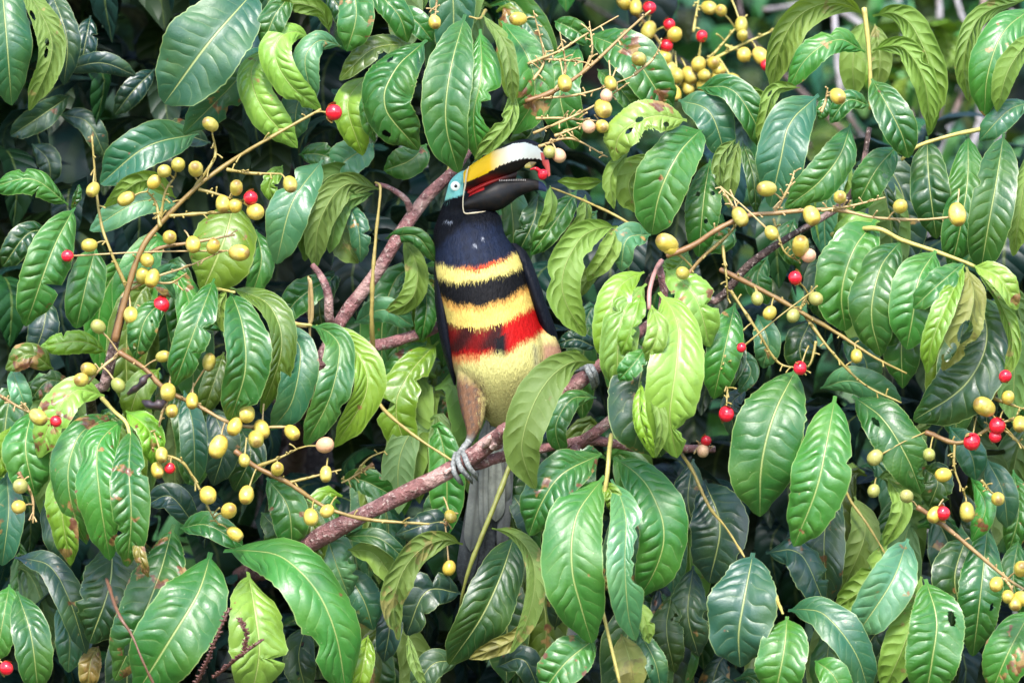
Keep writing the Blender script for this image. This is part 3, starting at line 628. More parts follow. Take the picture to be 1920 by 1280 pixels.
twig([(1200, 432, -.03), (1150, 402, -.03), (1085, 372, .0), (1034, 352, .02)], 6, 'o')
twig([(860, 230, .05), (845, 300, .045), (835, 335, .04)], 9, 'o')

# ------------------------------------------------------------------ fruit
def berry_mesh(mat, el=1.32, seam=True):
    n, m = 12, 16; V = []
    for i in range(n+1):
        t = pi*i/n; r = sin(t)**.92 if 0 < i < n else .001; z = -cos(t)*el*(1+.05*cos(t))
        for j in range(m):
            a = 2*pi*j/m; q = r*(1-(.05 if seam and j % 8 == 0 else 0)*sin(t))
            V.append((q*cos(a), q*sin(a), z))
    me = mesh('berry', V, grid_faces(n+1, m, True)[:, ::-1]); me.materials.append(mat); return me
B_Y = berry_mesh(M_YEL, 1.42); B_Y2 = berry_mesh(M_YEL, 1.22); B_G = berry_mesh(M_GRN, 1.2); B_P = berry_mesh(M_PINK, 1.15); B_R = berry_mesh(M_RED, 1.08, False)
def husk_mesh():
    n, m = 6, 7; V = []
    for i in range(n):
        s = i/(n-1)
        for j in range(m):
            v = (j/(m-1)-.5)*2; w = .62*sin(pi*min(.97, s*.85+.12))
            V.append((v*w, .45*sin(pi*s*.6)+.25*v*v*w, s*2.3))
    me = mesh('husk', V, grid_faces(n, m)); me.materials.append(M_YEL); return me
HUSK = husk_mesh()
FR = random.Random(11)
def fruit(stems, d, berries, c='t', w=6, reach=130):
    """a panicle: stems, pedicels and berries.  berries: (x, y, kind[, size])"""
    b = Bag(); S = []
    for k, st in enumerate(stems):
        C = [P(p[0], p[1], (p[2] if len(p) > 2 else d)+.004*sin(3*i+k)) for i, p in enumerate(st)]
        ww = w if k == 0 else w*.62
        n = max(8, len(C)*7)
        add_tube(b, C, [ww*K*.66, ww*K*.48, ww*K*.26], 6, n=n, rough=.2, col=(STEMC[c] if k else ((.16, .075, .025, 1), STEMC[c])), seed=k)
        q = catmull(C, 40); S.append(q)
        for i in range(4, 40, 3):                       # stubs where fruit has dropped
            if FR.random() < .7:
                e = q[i]+np.array([FR.uniform(-1, 1), FR.uniform(-1, .2), FR.uniform(-1, 1)])*K*FR.uniform(7, 20)
                add_tube(b, [q[i], (q[i]+e)/2+np.array([0, 0, 1.5*K]), e], [1.6*K, 1.3*K, 1.9*K], 5, n=6, col=STEMC[c])
    S = np.vstack(S); todo = []
    for be in berries:
        x, y, kind = be[:3]; size = be[3] if len(be) > 3 else 15
        p = P(x, y, d-.012+FR.uniform(-.006, .006))
        dist = np.linalg.norm((S-p)[:, [0, 2]], axis=1); i = int(np.argmin(dist))
        if dist[i] < reach*K and dist[i] > 6*K: q = S[max(0, i-1)]
        else: q = p+np.array([FR.uniform(-.01, .01), .012, FR.uniform(.012, .028)])
        dirv = unit((p-q)[None])[0]; a = p-dirv*size*K*.9
        add_tube(b, [q, (q+a)/2+np.array([0, 0, 2.5*K]), a], [1.9*K, 1.5*K, 2.1*K], 5, n=7, col=STEMC[c])
        todo.append((p, dirv, kind, size))
    o = link('fruit_stem', b.mesh('fruit_stem'), tree, P(*stems[0][0][:2], d), M_STEM)
    for p, dirv, kind, size in todo:
        dv = Vector(dirv)+Vector((FR.uniform(-.45, .45), FR.uniform(-.4, .2), FR.uniform(-.5, .2))); rot = dv.to_track_quat('Z', 'Y').to_euler()
        s = size*K*FR.uniform(.8, .98)
        if kind == 'r':
            inst('red_seed', B_R, o, p, rot, (s, s, s))
            back = Vector(p)-dv.normalized()*s*1.15
            for a in (0, 1):
                r2 = (dv.to_track_quat('Z', 'Y') @ Matrix.Rotation(pi*a+FR.uniform(-.4, .4), 3, 'Z').to_quaternion() @ Matrix.Rotation(-.55, 3, 'X').to_quaternion()).to_euler()
                inst('husk', HUSK, o, back, r2, (s*.85, s*.85, s*.85))
        else: inst('berry', {'y': FR.choice((B_Y, B_Y, B_Y2)), 'g': B_G, 'p': B_P}[kind], o, p, rot, (s, s, s))
    return o
Y, R, G, PK = 'y', 'r', 'g', 'p'
fruit([[(215, 640), (235, 560), (262, 475), (300, 420), (370, 350), (430, 305), (500, 262), (602, 205)],
       [(240, 545), (206, 468), (186, 400), (172, 255)], [(350, 372), (395, 310), (404, 285), (398, 250)], [(372, 355), (410, 365), (452, 380)],
       [(425, 318), (470, 325), (528, 326)], [(300, 425), (292, 380), (275, 358)], [(318, 405), (385, 400), (440, 398)], [(300, 420), (310, 360), (330, 330)]],
      -.09, [(394, 233, Y), (174, 356, Y, 14), (236, 373, Y, 14), (289, 341, Y), (308, 321, Y), (334, 309, Y), (367, 317, Y), (443, 352, Y), (418, 383, Y), (441, 386, Y), (544, 346, Y, 17), (479, 397, Y, 18),
             (470, 371, R, 14), (626, 211, R, 17), (167, 460, Y, 13)], 'o', 9)
fruit([[(262, 490), (300, 465), (360, 455), (440, 440)], [(240, 545), (290, 520), (350, 500), (420, 470)], [(245, 530), (275, 528), (320, 530), (350, 512)], [(225, 600), (270, 580), (300, 560)]],
      -.08, [(318, 445, Y), (362, 459, Y), (449, 474, Y, 16), (276, 488, Y), (285, 522, Y), (246, 592, Y), (302, 572, R, 17), (126, 480, R, 13), (400, 462, Y, 14), (268, 517, Y)], 't', 7)
fruit([[(222, 660), (270, 690), (310, 730), (370, 760), (425, 790), (470, 800), (540, 800)], [(222, 665), (190, 690), (165, 720)], [(440, 795), (450, 780), (470, 765)], [(320, 735), (300, 790), (295, 850)]],
      -.1, [(392, 678, Y), (166, 692, Y), (152, 712, Y, 16), (222, 722, G), (184, 612, G, 16), (315, 735, Y, 18), (360, 752, Y, 14), (322, 770, Y, 13), (463, 776, Y, 16), (440, 800, Y), (491, 805, Y), (480, 823, Y, 16), (548, 811, Y), (409, 838, Y, 18), (306, 668, Y, 12)], 't', 8)
fruit([[(440, 845), (480, 875), (540, 905), (600, 945), (640, 962), (700, 975), (805, 982)], [(300, 850), (340, 865), (365, 900), (395, 960), (412, 985)], [(480, 875), (520, 860), (560, 840)], [(540, 905), (580, 895), (640, 880)]],
      -.12, [(303, 853, Y), (295, 882, Y, 13), (318, 878, R, 12), (390, 928, Y, 19), (462, 928, Y, 17), (429, 957, Y, 16), (441, 1001, Y, 14), (583, 970, Y, 17), (613, 958, Y, 14), (520, 879, Y, 14), (458, 863, Y, 13), (611, 889, Y, 14), (610, 834, PK, 16)], 'o', 8)
fruit([[(-10, 735), (30, 760), (60, 775)]], -.11, [(72, 782, Y), (105, 790, R, 12)], 't', 6)
fruit([[(35, 885), (60, 930), (62, 980)]], -.11, [(35, 950, Y), (38, 911, G, 15)], 't', 6)
fruit([[(-20, 1235), (0, 1240)]], -.12, [(12, 1252, R, 15)], 't', 5)
fruit([[(700, 870), (660, 895), (640, 905)], [(665, 890), (690, 860), (722, 845)]], -.02, [], 'o', 6)
# above and right of the bill: bare panicle
fruit([[(985, 190), (1040, 170), (1100, 130), (1175, 60), (1220, 20)], [(990, 120), (1050, 95), (1090, 70), (1160, 30)], [(1000, 250), (1060, 225), (1120, 195), (1180, 155)], [(1000, 185), (1070, 180), (1130, 165), (1195, 140)], [(1005, 222), (1060, 222), (1130, 228)],
       [(1000, 150), (1020, 110), (1000, 20)], [(1040, 170), (1060, 130), (1050, 60)], [(1090, 140), (1110, 100), (1105, 40)], [(1010, 275), (1070, 260), (1140, 295)], [(1010, 110), (1080, 115), (1100, 118)], [(1040, 255), (1080, 240), (1095, 235)], [(1190, 140), (1225, 110), (1240, 80)]],
      -.03, [(971, 36, Y, 16), (1059, 157, Y, 16), (1131, 204, Y, 17), (1129, 237, Y), (1104, 238, PK), (1048, 292, PK, 14), (1030, 285, G, 13), (1145, 157, Y, 14), (1137, 180, PK, 14), (1198, 111, Y, 15)], 't', 7)
fruit([[(822, -20), (818, 10), (816, 30)]], .03, [(815, 42, Y, 15)], 't', 5)
# out of focus panicle further back
fruit([[(1190, 20), (1240, 85), (1270, 140)], [(1270, 165), (1330, 110), (1390, 40)], [(1300, 130), (1400, 80), (1480, 45)], [(1180, 90), (1250, 120), (1300, 175)], [(1300, 60), (1310, 0)], [(1360, 85), (1430, 110)]],
      .28, [(1170, 5, Y), (1192, 15, Y), (1218, 15, R, 13), (1216, 58, Y), (1265, 65, Y, 16), (1246, 107, Y), (1180, 95, Y), (1256, 130, Y), (1270, 142, Y), (1241, 166, Y), (1266, 176, Y), (1220, 136, Y), (1330, 15, Y), (1352, 20, Y, 13), (1390, 48, Y, 16), (1392, 66, Y, 13),
            (1480, 35, Y, 13), (1310, 121, Y, 16), (1338, 118, Y), (1347, 130, Y), (1395, 103, Y), (1427, 106, Y, 16), (1293, 142, Y), (1320, 141, Y), (1375, 152, Y, 16), (1345, 146, Y), (1320, 161, Y), (1255, 46, R, 13), (1250, 86, R, 13), (1316, 68, R, 12), (1437, 122, R, 12), (1236, 135, Y, 13), (1290, 165, Y, 13)], 'y', 8, 90)
fruit([[(1250, 480), (1300, 460), (1345, 430), (1400, 405), (1450, 400), (1560, 393), (1640, 408), (1720, 412), (1795, 406)], [(1385, 408), (1370, 380), (1350, 350)], [(1450, 402), (1480, 350), (1490, 320)], [(1540, 395), (1600, 385), (1660, 370)], [(1540, 210), (1548, 190), (1552, 165)]],
      -.09, [(1571, 181, Y), (1437, 354, Y, 17), (1575, 370, Y, 14), (1688, 387, Y, 16), (1795, 403, Y, 18), (1522, 405, Y, 17), (1388, 407, Y, 15), (1447, 437, Y)], 't', 8)
fruit([[(1270, 545), (1310, 490), (1360, 445), (1390, 410)], [(1450, 410), (1470, 470), (1500, 490)], [(1355, 460), (1362, 520), (1365, 565)]], -.08, [(1501, 461, Y, 17), (1516, 479, PK, 16), (1250, 456, Y, 18), (1258, 467, Y, 16), (1280, 512, Y, 15)], 'o', 7)
fruit([[(1350, 505), (1440, 550), (1510, 590), (1570, 625), (1640, 670), (1700, 700)], [(1510, 592), (1560, 660), (1620, 720), (1690, 755)], [(1370, 545), (1420, 620), (1460, 680), (1510, 690)], [(1530, 640), (1520, 680), (1500, 700)], [(1500, 580), (1510, 560), (1525, 545)], [(1360, 665), (1364, 720), (1362, 760)]],
      -.07, [(1443, 587, Y), (1487, 592, G), (1530, 560, G, 16), (1606, 668, Y, 14), (1491, 521, R, 15), (1390, 652, R, 10), (1500, 690, R, 13), (1362, 776, R, 16), (1420, 560, G, 12)], 'o', 8)
fruit([[(1735, 810), (1800, 830), (1870, 795), (1930, 780)], [(1870, 795), (1900, 820), (1930, 850)], [(1860, 745), (1900, 760), (1930, 770)], [(1790, 830), (1790, 880), (1812, 935)], [(1840, 900), (1860, 925)]],
      -.06, [(1890, 745, Y, 15), (1845, 762, Y, 18), (1912, 795, Y, 14), (1870, 798, R, 17), (1822, 828, R, 16), (1866, 818, R, 13), (1885, 705, R, 13), (1640, 858, G), (1638, 920, G, 14), (1768, 890, Y, 14), (1813, 960, Y, 17), (1871, 935, Y, 15), (1742, 852, G, 14)], 'o', 8)
fruit([[(1720, 950), (1770, 985), (1830, 1035), (1890, 1085), (1930, 1110)], [(1880, 1080), (1895, 1100), (1900, 1120)]], -.1, [(1752, 965, Y, 16), (1768, 962, R, 14), (1868, 1095, Y), (1890, 1118, Y), (1904, 1130, Y), (1915, 1066, Y), (1700, 930, G), (1918, 1122, Y)], 't', 8)
fruit([[(1310, 830), (1325, 850)]], .0, [(1324, 826, R, 11), (1318, 845, PK, 13)], 't', 5)
fruit([[(835, 985), (845, 960)]], .04, [(845, 968, Y, 13), (842, 1065, Y, 15)], 't', 5)
# dark knobbly seed spikes at the lower left
def spike(pts, w):
    b = Bag(); C = [P(*p) for p in pts]; add_tube(b, C, [w*K*.3]*2, 6, n=14, rough=.2, col=(.07, .025, .018, 1))
    q = catmull(C, 26)
    for i, p in enumerate(q):
        for k in range(3):
            a = FR.uniform(0, 6.28); e = p+np.array([cos(a), sin(a)*.8, .35])*w*K*FR.uniform(.5, .95)
            add_tube(b, [p, (p+e)/2, e], [w*K*.2, w*K*.26, w*K*.12], 5, n=5, col=(.09, .03, .022, 1))
    link('seed_spike', b.mesh('seed_spike'), tree, C[0], M_STEM)
spike([(360, 1300, -.15), (390, 1235, -.18), (412, 1180, -.19), (430, 1142, -.19)], 9)
spike([(400, 1270, -.13), (450, 1230, -.155), (490, 1200, -.155)], 9); spike([(455, 1230, -.15), (462, 1190, -.16), (450, 1160, -.16)], 8)

for pts, rr in (([(240, 738, -.1), (262, 722, -.11), (272, 708, -.11), (284, 702, -.105)], [3, 6, 7, 2]), ([(268, 752, -.11), (285, 760, -.12), (302, 757, -.12), (312, 748, -.115)], [3, 8, 9, 3])):
    b = Bag(); C = [P(*q) for q in pts]; add_tube(b, C, [r*K for r in rr], 8, n=16, rough=.2, col=(.02, .013, .018, 1)); link('dried_pod', b.mesh('dried_pod'), tree, C[0], M_STEM)

# ------------------------------------------------------------------ the bird
BX = .02      # the body's middle lies this far behind the reference plane
bird = link('perched_bird', None, None, P(925, 860, -.01))
tag(bird, 'long-billed black bird with yellow and red breast bands perched with open bill', 'bird')
def loft(rows, nseg, nring, d0, dcol=None):
    rows = np.array(rows, float)   # y, cx, rx, ry, dpx
    s = np.concatenate([[0], np.cumsum(np.hypot(np.diff(rows[:, 0]), np.diff(rows[:, 2])*.7))]); s /= s[-1]
    q = catmull(rows, nring)
    th = np.linspace(0, 2*pi, nseg, endpoint=False); V = []
    for y, cx, rx, ry, dp in q:
        rx = max(rx, .3); ry = max(ry, .3)
        c = P(cx, y, d0+dp*K)
        V.append(np.stack([c[0]+rx*K*np.cos(th), c[1]+ry*K*np.sin(th), np.full(nseg, c[2])], 1))
    return np.vstack(V), grid_faces(nring, nseg, True)
rows = [(318, 875, 2, 3, 2), (322, 871, 8, 9, 2), (328, 867, 13, 17, 2), (336, 864, 18, 23, 2), (345, 862, 21, 27, 2), (354, 862, 23, 29, 2), (365, 863, 27, 31, 3), (376, 866, 33, 32, 5), (388, 871, 43, 33, 8), (398, 878, 54, 36, 10), (410, 880, 60, 43, 9), (424, 879, 64, 52, 8), (438, 879, 67, 58, 7),
        (452, 884, 71, 63, 6), (470, 893, 77, 70, 4), (500, 900, 84, 78, 0), (550, 910, 87, 84, -3), (600, 923, 88, 88, -4), (650, 936, 93, 90, -4), (690, 941, 91, 88, 0), (720, 940, 80, 80, 6),
        (750, 939, 62, 64, 14), (775, 941, 44, 48, 24), (795, 942, 26, 32, 34), (806, 942, 8, 10, 38)]
bb = Bag(); V, F = loft(rows, 72, 110, BX); bb.add(V, F)
# thighs and shanks are part of the same skin
V, F = loft([(640, 894, 12, 12, -14), (680, 888, 28, 26, -22), (715, 885, 29, 28, -30), (750, 886, 26, 25, -36), (780, 888, 21, 21, -43), (800, 888, 15, 15, -50), (818, 884, 10, 10, -54), (840, 872, 8, 8, -58), (856, 864, 9, 9, -60), (864, 862, 4, 4, -60)], 24, 40, BX); bb.add(V, F)
V, F = loft([(600, 1000, 8, 8, -10), (630, 1016, 24, 22, -16), (660, 1028, 25, 24, -24), (690, 1042, 20, 20, -34), (700, 1056, 14, 14, -42), (698, 1074, 10, 10, -52), (692, 1092, 9, 9, -58), (688, 1104, 8, 8, -62), (690, 1110, 4, 4, -62)], 24, 40, BX); bb.add(V, F)
tmp_me = bpy.data.meshes.new('tmp'); faces = []; off = 0
for Vp, Fp, sg in zip(bb.V, bb.F, (72, 24, 24)):
    faces += [tuple(int(q) for q in f) for f in Fp]; k = len(Vp)
    faces += [tuple(range(off, off+sg)), tuple(range(off+k-1, off+k-1-sg, -1))]; off += k
tmp_me.from_pydata([tuple(v) for v in np.vstack(bb.V)], [], faces); tmp_me.update()
import bmesh
bm_ = bmesh.new(); bm_.from_mesh(tmp_me); bmesh.ops.recalc_face_normals(bm_, faces=bm_.faces); bm_.to_mesh(tmp_me); bm_.free()
tmp = bpy.data.objects.new('tmp', tmp_me); COL.objects.link(tmp)
md = tmp.modifiers.new('r', 'REMESH'); md.mode = 'VOXEL'; md.voxel_size = .0011
ms = tmp.modifiers.new('s', 'SMOOTH'); ms.iterations = 16; ms.factor = .5
ev = tmp.evaluated_get(bpy.context.evaluated_depsgraph_get()); body_me = bpy.data.meshes.new_from_object(ev); bpy.data.objects.remove(tmp)
nv = len(body_me.vertices); print('body verts', nv); co = np.empty(nv*3); body_me.vertices.foreach_get('co', co); co = co.reshape(-1, 3)
no = np.empty(nv*3); body_me.vertices.foreach_get('normal', no); no = no.reshape(-1, 3)
def to_px(co):
    s = K*(DIST+co[:, 1])/DIST
    return 960+co[:, 0]/s, 640-(co[:, 2]-Z0)/s
def body_colour(co, no, rg):
    x, y = to_px(co); n = len(x); d = (co[:, 1]-BX)/K
    j = rg.standard_normal(n); yy = y+j*1.6+.8*np.sin(x*.35)+1.2*np.sin(x*.13+1)
    c = np.tile([.0025, .003, .005], (n, 1))
    def I(pts): return np.interp(x, [p[0] for p in pts], [p[1] for p in pts])
    t1 = I([(815, 494), (850, 501), (885, 503), (920, 494), (950, 482), (985, 464)]); t2 = I([(815, 521), (860, 530), (920, 521), (990, 497)])
    t3 = I([(820, 556), (860, 574), (905, 576), (950, 562), (1000, 530)]); t4 = I([(830, 604), (880, 620), (930, 614), (985, 582), (1010, 565)])
    t5 = I([(840, 672), (890, 668), (930, 662), (950, 664), (985, 640), (1040, 612)])
    def sm(a, lo, hi): return np.clip((a-lo)/(hi-lo), 0, 1)[:, None]
    def put(mask, col):
        nonlocal c
        c = c*(1-mask)+np.array(col)*mask
    chest = np.clip((y-412-np.clip(868-x, 0, 60)*.9)/14, 0, 1)[:, None]; put(chest*(.75+.25*np.sin(x*.21+y*.13)*np.sin(y*.19-x*.07))[:, None], (.0075, .0125, .030))
    for wx, wy in ((836, 414), (841, 417), (846, 416), (892, 462), (889, 459), (905, 447)): put((np.exp(-(((x-wx)/2.2)**2+((y-wy)/1.8)**2))*.7)[:, None], (.4, .42, .46))
    put(sm(yy, t1-4, t1+4), (.55, .455, .13))
    red = np.exp(-((yy-t1-2)/4)**2)*np.clip(1-np.abs(x-905)/62, 0, 1); put(np.clip(red*1.6, 0, 1)[:, None], (.42, .03, .008))
    put(sm(yy, t2-5, t2+4), (.003, .003, .004))
    put(sm(yy, t3-7, t3+6), (.53, .40, .10))
    blot = np.clip(np.sin(x*.09+y*.05)*np.sin(y*.13-x*.03), 0, 1)*sm(yy, t3, t3+10)[:, 0]; put((blot*.35)[:, None], (.62, .25, .06))
    put(np.clip((1-np.abs(yy-t3-3)/10), 0, 1)[:, None]*.5, (.55, .16, .03))
    put(sm(yy, t4-6, t4+5), (.33, .004, .004))
    k = np.clip((948-x)/10, 0, 1)*np.clip((t5-6-yy+8*np.exp(-((x-938)/14)**2)*2)/12, 0, 1); k *= (yy > t4-4)
    dark = np.clip(k*(.86+.2*np.sin(x*.11+y*.07)), 0, 1); put(dark[:, None], (.030, .005, .005))
    tipk = np.exp(-((x-938)/11)**2)*((yy > t4+20) & (yy < t5+10)); put(np.clip(tipk*1.4, 0, 1)[:, None], (.006, .006, .008))
    put(sm(yy, t5-8, t5+7), (.50, .46, .165))
    fr = np.clip(1-np.abs(yy-t5-4)/12, 0, 1)*(x < 900); put((fr*.6)[:, None], (.5, .08, .02))
    put((sm(y, 735, 790)*np.clip(1-np.abs(x-930)/40, 0, 1)[:, None])*.5, (.28, .27, .12))
    # brown thighs
    th1 = np.clip((y-672-(x-850)*.45)/38, 0, 1)[:, None]*np.clip((920-x+5*j)/24, 0, 1)[:, None]*(d < 0)[:, None]; put(th1*.94, (.115, .045, .030)); mot = np.clip(np.sin(x*.31+y*.17)*np.sin(y*.23-x*.12)+.2*j, 0, 1)[:, None]; put(th1*mot*.8, (.06, .05, .045)); put(th1*np.clip(-j-1.2, 0, 1)[:, None]*.4, (.3, .2, .14))
    th2 = np.clip((x-1006+(y-640)*-.05)/16, 0, 1)[:, None]*sm(y, 628, 650); put(th2, (.24, .13, .08))
    gy = np.clip(1-np.abs(x-(1004+(y-660)*.1))/10, 0, 1)*(y > 645)*(y < 720); put((gy*.6)[:, None], (.16, .15, .13))
    foot = np.clip((y-812)/12, 0, 1)*(x < 920); put(foot[:, None], (.12, .13, .12)); foot2 = np.clip((x-1058)/8, 0, 1); put(foot2[:, None], (.12, .13, .12))
    back = np.clip((d-34)/12, 0, 1)*(y < 800); put(back[:, None], (.003, .004, .006))
    # bare blue green skin round the eye
    teal = np.clip((377-(x-833)*.28-y+.8*j)/3, 0, 1)*(y > 319)*(d < 6)*(y < 380)*(x < 871+np.clip(345-y, 0, 30)*.3); put(teal[:, None], (.19, .50, .45))
    lt = np.exp(-(((x-840)/8)**2+((y-367)/7)**2))*teal; put((lt*.9)[:, None], (.22, .55, .40))
    return np.column_stack([np.clip(c*(1+.05*rg.standard_normal(n))[:, None], 0, 1), np.ones(n)])
colr = body_colour(co, no, RNG)
ca = body_me.color_attributes.new('Col', 'FLOAT_COLOR', 'POINT'); ca.data.foreach_set('color', colr.astype(np.float32).ravel())
body_me.polygons.foreach_set('use_smooth', np.full(len(body_me.polygons), True)); body_me.update()
body_me.name = 'body'
body = link('body', body_me, bird, P(925, 600, BX), M_PLUM)
# loose contour feathers lying on the skin
pick = RNG.choice(nv, min(26000, int(nv*.8)), replace=False)
x, y = to_px(co[pick]); ok = (y > 376) & (y < 808) & (x < 1062) & ((y < 800) | (x > 915)); pick = pick[ok]; x = x[ok]; y = y[ok]
p = co[pick]; nn = no[pick]; down = np.tile([0, 0, -1.], (len(p), 1)); down[:, 0] += RNG.normal(0, .22, len(p)); down -= (down*nn).sum(1, keepdims=True)*nn; down = unit(down)
side = np.cross(nn, down); ln = (RNG.uniform(4, 9.5, len(p))*K)[:, None]; wd = (RNG.uniform(.4, .9, len(p))*K)[:, None]
lift = nn*ln*RNG.uniform(.02, .14, (len(p), 1))
a = p-side*wd*.6; b2 = p+side*wd*.6; c2 = p+down*ln*.55+side*wd+lift*.7; d2 = p+down*ln*.55-side*wd+lift*.7; e2 = p+down*ln+lift*.9
V = np.stack([a, b2, c2, d2, e2+side*wd*.2, e2-side*wd*.2], 1).reshape(-1, 3); base = np.arange(len(p))[:, None]*6
F = np.vstack([base+[0, 1, 2, 3], base+[3, 2, 4, 5]])
cc = body_colour(p+down*(RNG.normal(0, 2.0, len(p))*K)[:, None], nn, RNG); cc[:, :3] *= RNG.uniform(.86, 1.1, (len(p), 1)); cc = np.repeat(cc, 6, 0)
fe = link('contour_feathers', mesh('contour_feathers', V, F, True, None, cc), bird, P(925, 600, BX), M_PLUM); tag(fe, kind='stuff')

# bill
def mandible(top, bot, wpx, name, colfn, n=240, m=110, d0=BX+.001):
    A = catmull(np.array(top, float), n); B = catmull(np.array(bot, float), n)
    w = np.interp(np.linspace(0, 1, n), np.linspace(0, 1, len(wpx)), wpx)
    th = np.linspace(0, 2*pi, m, endpoint=False); V = []; Cc = []
    for i in range(n):
        cx, cy = (A[i]+B[i])/2; ax, ay = (A[i]-B[i])/2
        for t in th:
            f = cos(t); g = sin(t)
            g = math.copysign(abs(g)**.8, g)
            xx = cx+ax*f; yy = cy+ay*f
            V.append(P(xx, yy, d0-g*w[i]*K)); Cc.append((*colfn(xx, yy, (1-f)/2, i/(n-1)), 1))
    return link(name, mesh(name, V, grid_faces(n, m, True)[:, ::-1], True, None, Cc), bird, P(875, 350, BX), M_BILL)
YB = [(866, 344), (879, 340), (900, 331), (926, 318), (937, 311), (962, 302), (980, 297.5), (1005, 297.5), (1016, 300)]
def up_col(x, y, v, s):
    yb = np.interp(x, [p[0] for p in YB], [p[1] for p in YB])+(.9*math.sin(x*.85) if x > 925 else 0)
    k = np.clip((x-918)/45, 0, 1); c = np.array([.86, .50, .010])*(1-k)+np.array([.95, .93, .83])*k
    kk = np.clip((x-985)/35, 0, 1); c = c*(1-.15*kk)
    if y > yb:
        r = math.exp(-((x-928)/26)**2-((y-337)/8)**2)+.9*math.exp(-((x-882)/12)**2-((y-358)/7)**2); c = np.array([.006, .005, .005])*(1-min(1, r))+np.array([.20, .008, .006])*min(1, r)
    cul = np.interp(x, [925, 945, 962, 985, 1007, 1018, 1024], [283, 276.5, 269.5, 267, 274.5, 286, 300])
    if x > 925 and y < cul: c = np.array([.006, .008, .014])
    if x > 1013 and y > 286 and x > 1013+(y-286)*.2: c = np.array([.62, .10, .09])
    if x > 1021 and y < 300: c = np.array([.006, .008, .014])
    return c
mandible([(869, 322), (884, 309), (908, 293), (944, 273), (965, 265), (982, 261), (998, 263), (1014, 272), (1024, 288), (1030, 306), (1032, 328)],
         [(869, 369), (890, 353), (915, 342), (936, 334), (960, 326), (976, 318), (988, 309), (1001, 303), (1012, 304), (1021, 314), (1028, 332)], [33, 33, 31, 28, 25, 22, 18, 13, 9, 5, 2], 'upper_bill', up_col)
def lo_col(x, y, v, s):
    c = np.array([.005, .005, .006])
    if x < 908 and v < .16: c = np.array([.40, .02, .02])
    if x > 1010: c = np.array([.02, .03, .08])
    return c
mandible([(867, 370), (890, 356), (915, 344), (937, 336), (976, 335), (998, 336), (1016, 341), (1025, 351)],
         [(867, 400), (890, 399), (912, 398), (936, 394), (954, 384), (972, 370), (992, 361), (1008, 357), (1024, 360)], [33, 33, 31, 26, 20, 13, 7, 3], 'lower_bill', lo_col)
# red tongue / gape between the halves, and the saw edge
def mouth_col(x, y, v, s): k = np.clip((x-885)/70, 0, 1); return np.array([.34, .012, .012])*(1-k)+np.array([.012, .004, .004])*k
mandible([(868, 358), (890, 348), (915, 338), (936, 331), (956, 324), (970, 320)], [(868, 374), (890, 362), (915, 350), (936, 342), (956, 339), (968, 334)], [24, 25, 22, 17, 11, 4], 'mouth_lining', mouth_col)
b = Bag()
for i in range(16):
    xx = 937+i*3.2; yy = np.interp(xx, [937, 976, 998], [336, 335, 336])+3; ww = np.interp(xx, [910, 1018], [26, 7])*.8
    add_tube(b, [P(xx, yy+1, BX-ww*K), P(xx-.5, yy-2.5, BX-ww*K)], [1.2*K, .4*K], 4, n=4, col=(.3, .27, .25, 1))
link('bill_serration', b.mesh('bill_serration'), bird, P(942, 340, BX), M_BILL)
b = Bag(); RD = BX-.0168
add_tube(b, [P(879, 313, BX-.006), P(876, 320, BX-.0135), P(874, 332, RD), P(872, 348, RD), P(869.5, 362, RD), P(868, 378, RD), P(868.5, 393, RD), P(872, 400, BX-.0160), P(882, 400, BX-.0150), P(895, 398.5, BX-.0135), P(910, 396.5, BX-.0105)], [1.1*K, 1.9*K, 1.7*K, 1.0*K, 1.1*K, 1.9*K, .6*K], 8, n=70, col=(1, 1, 1, 1))
link('bill_rim', b.mesh('bill_rim'), bird, P(872, 350, BX), M_CREAM)
# eye
def dome(cx, cy, d, r, flat, name, mat, parent):
    n, m = 8, 24; V = []
    for i in range(n+1):
        t = pi/2*i/n
        for j in range(m): a = 2*pi*j/m; V.append(P(cx, cy, d)+np.array([r*K*cos(t)*cos(a), -flat*r*K*sin(t), r*K*cos(t)*sin(a)]))
    return link(name, mesh(name, V, grid_faces(n+1, m, True)), parent, P(cx, cy, d), mat)
ring = dome(854, 349, BX-.0118, 13, .22, 'eye_ring', M_SKIN, bird)
eye = dome(854, 349, BX-.0128, 9.2, .4, 'eye', M_IRIS, bird); dome(854.5, 349, BX-.0143, 3.4, .35, 'pupil', M_PUPIL, eye)
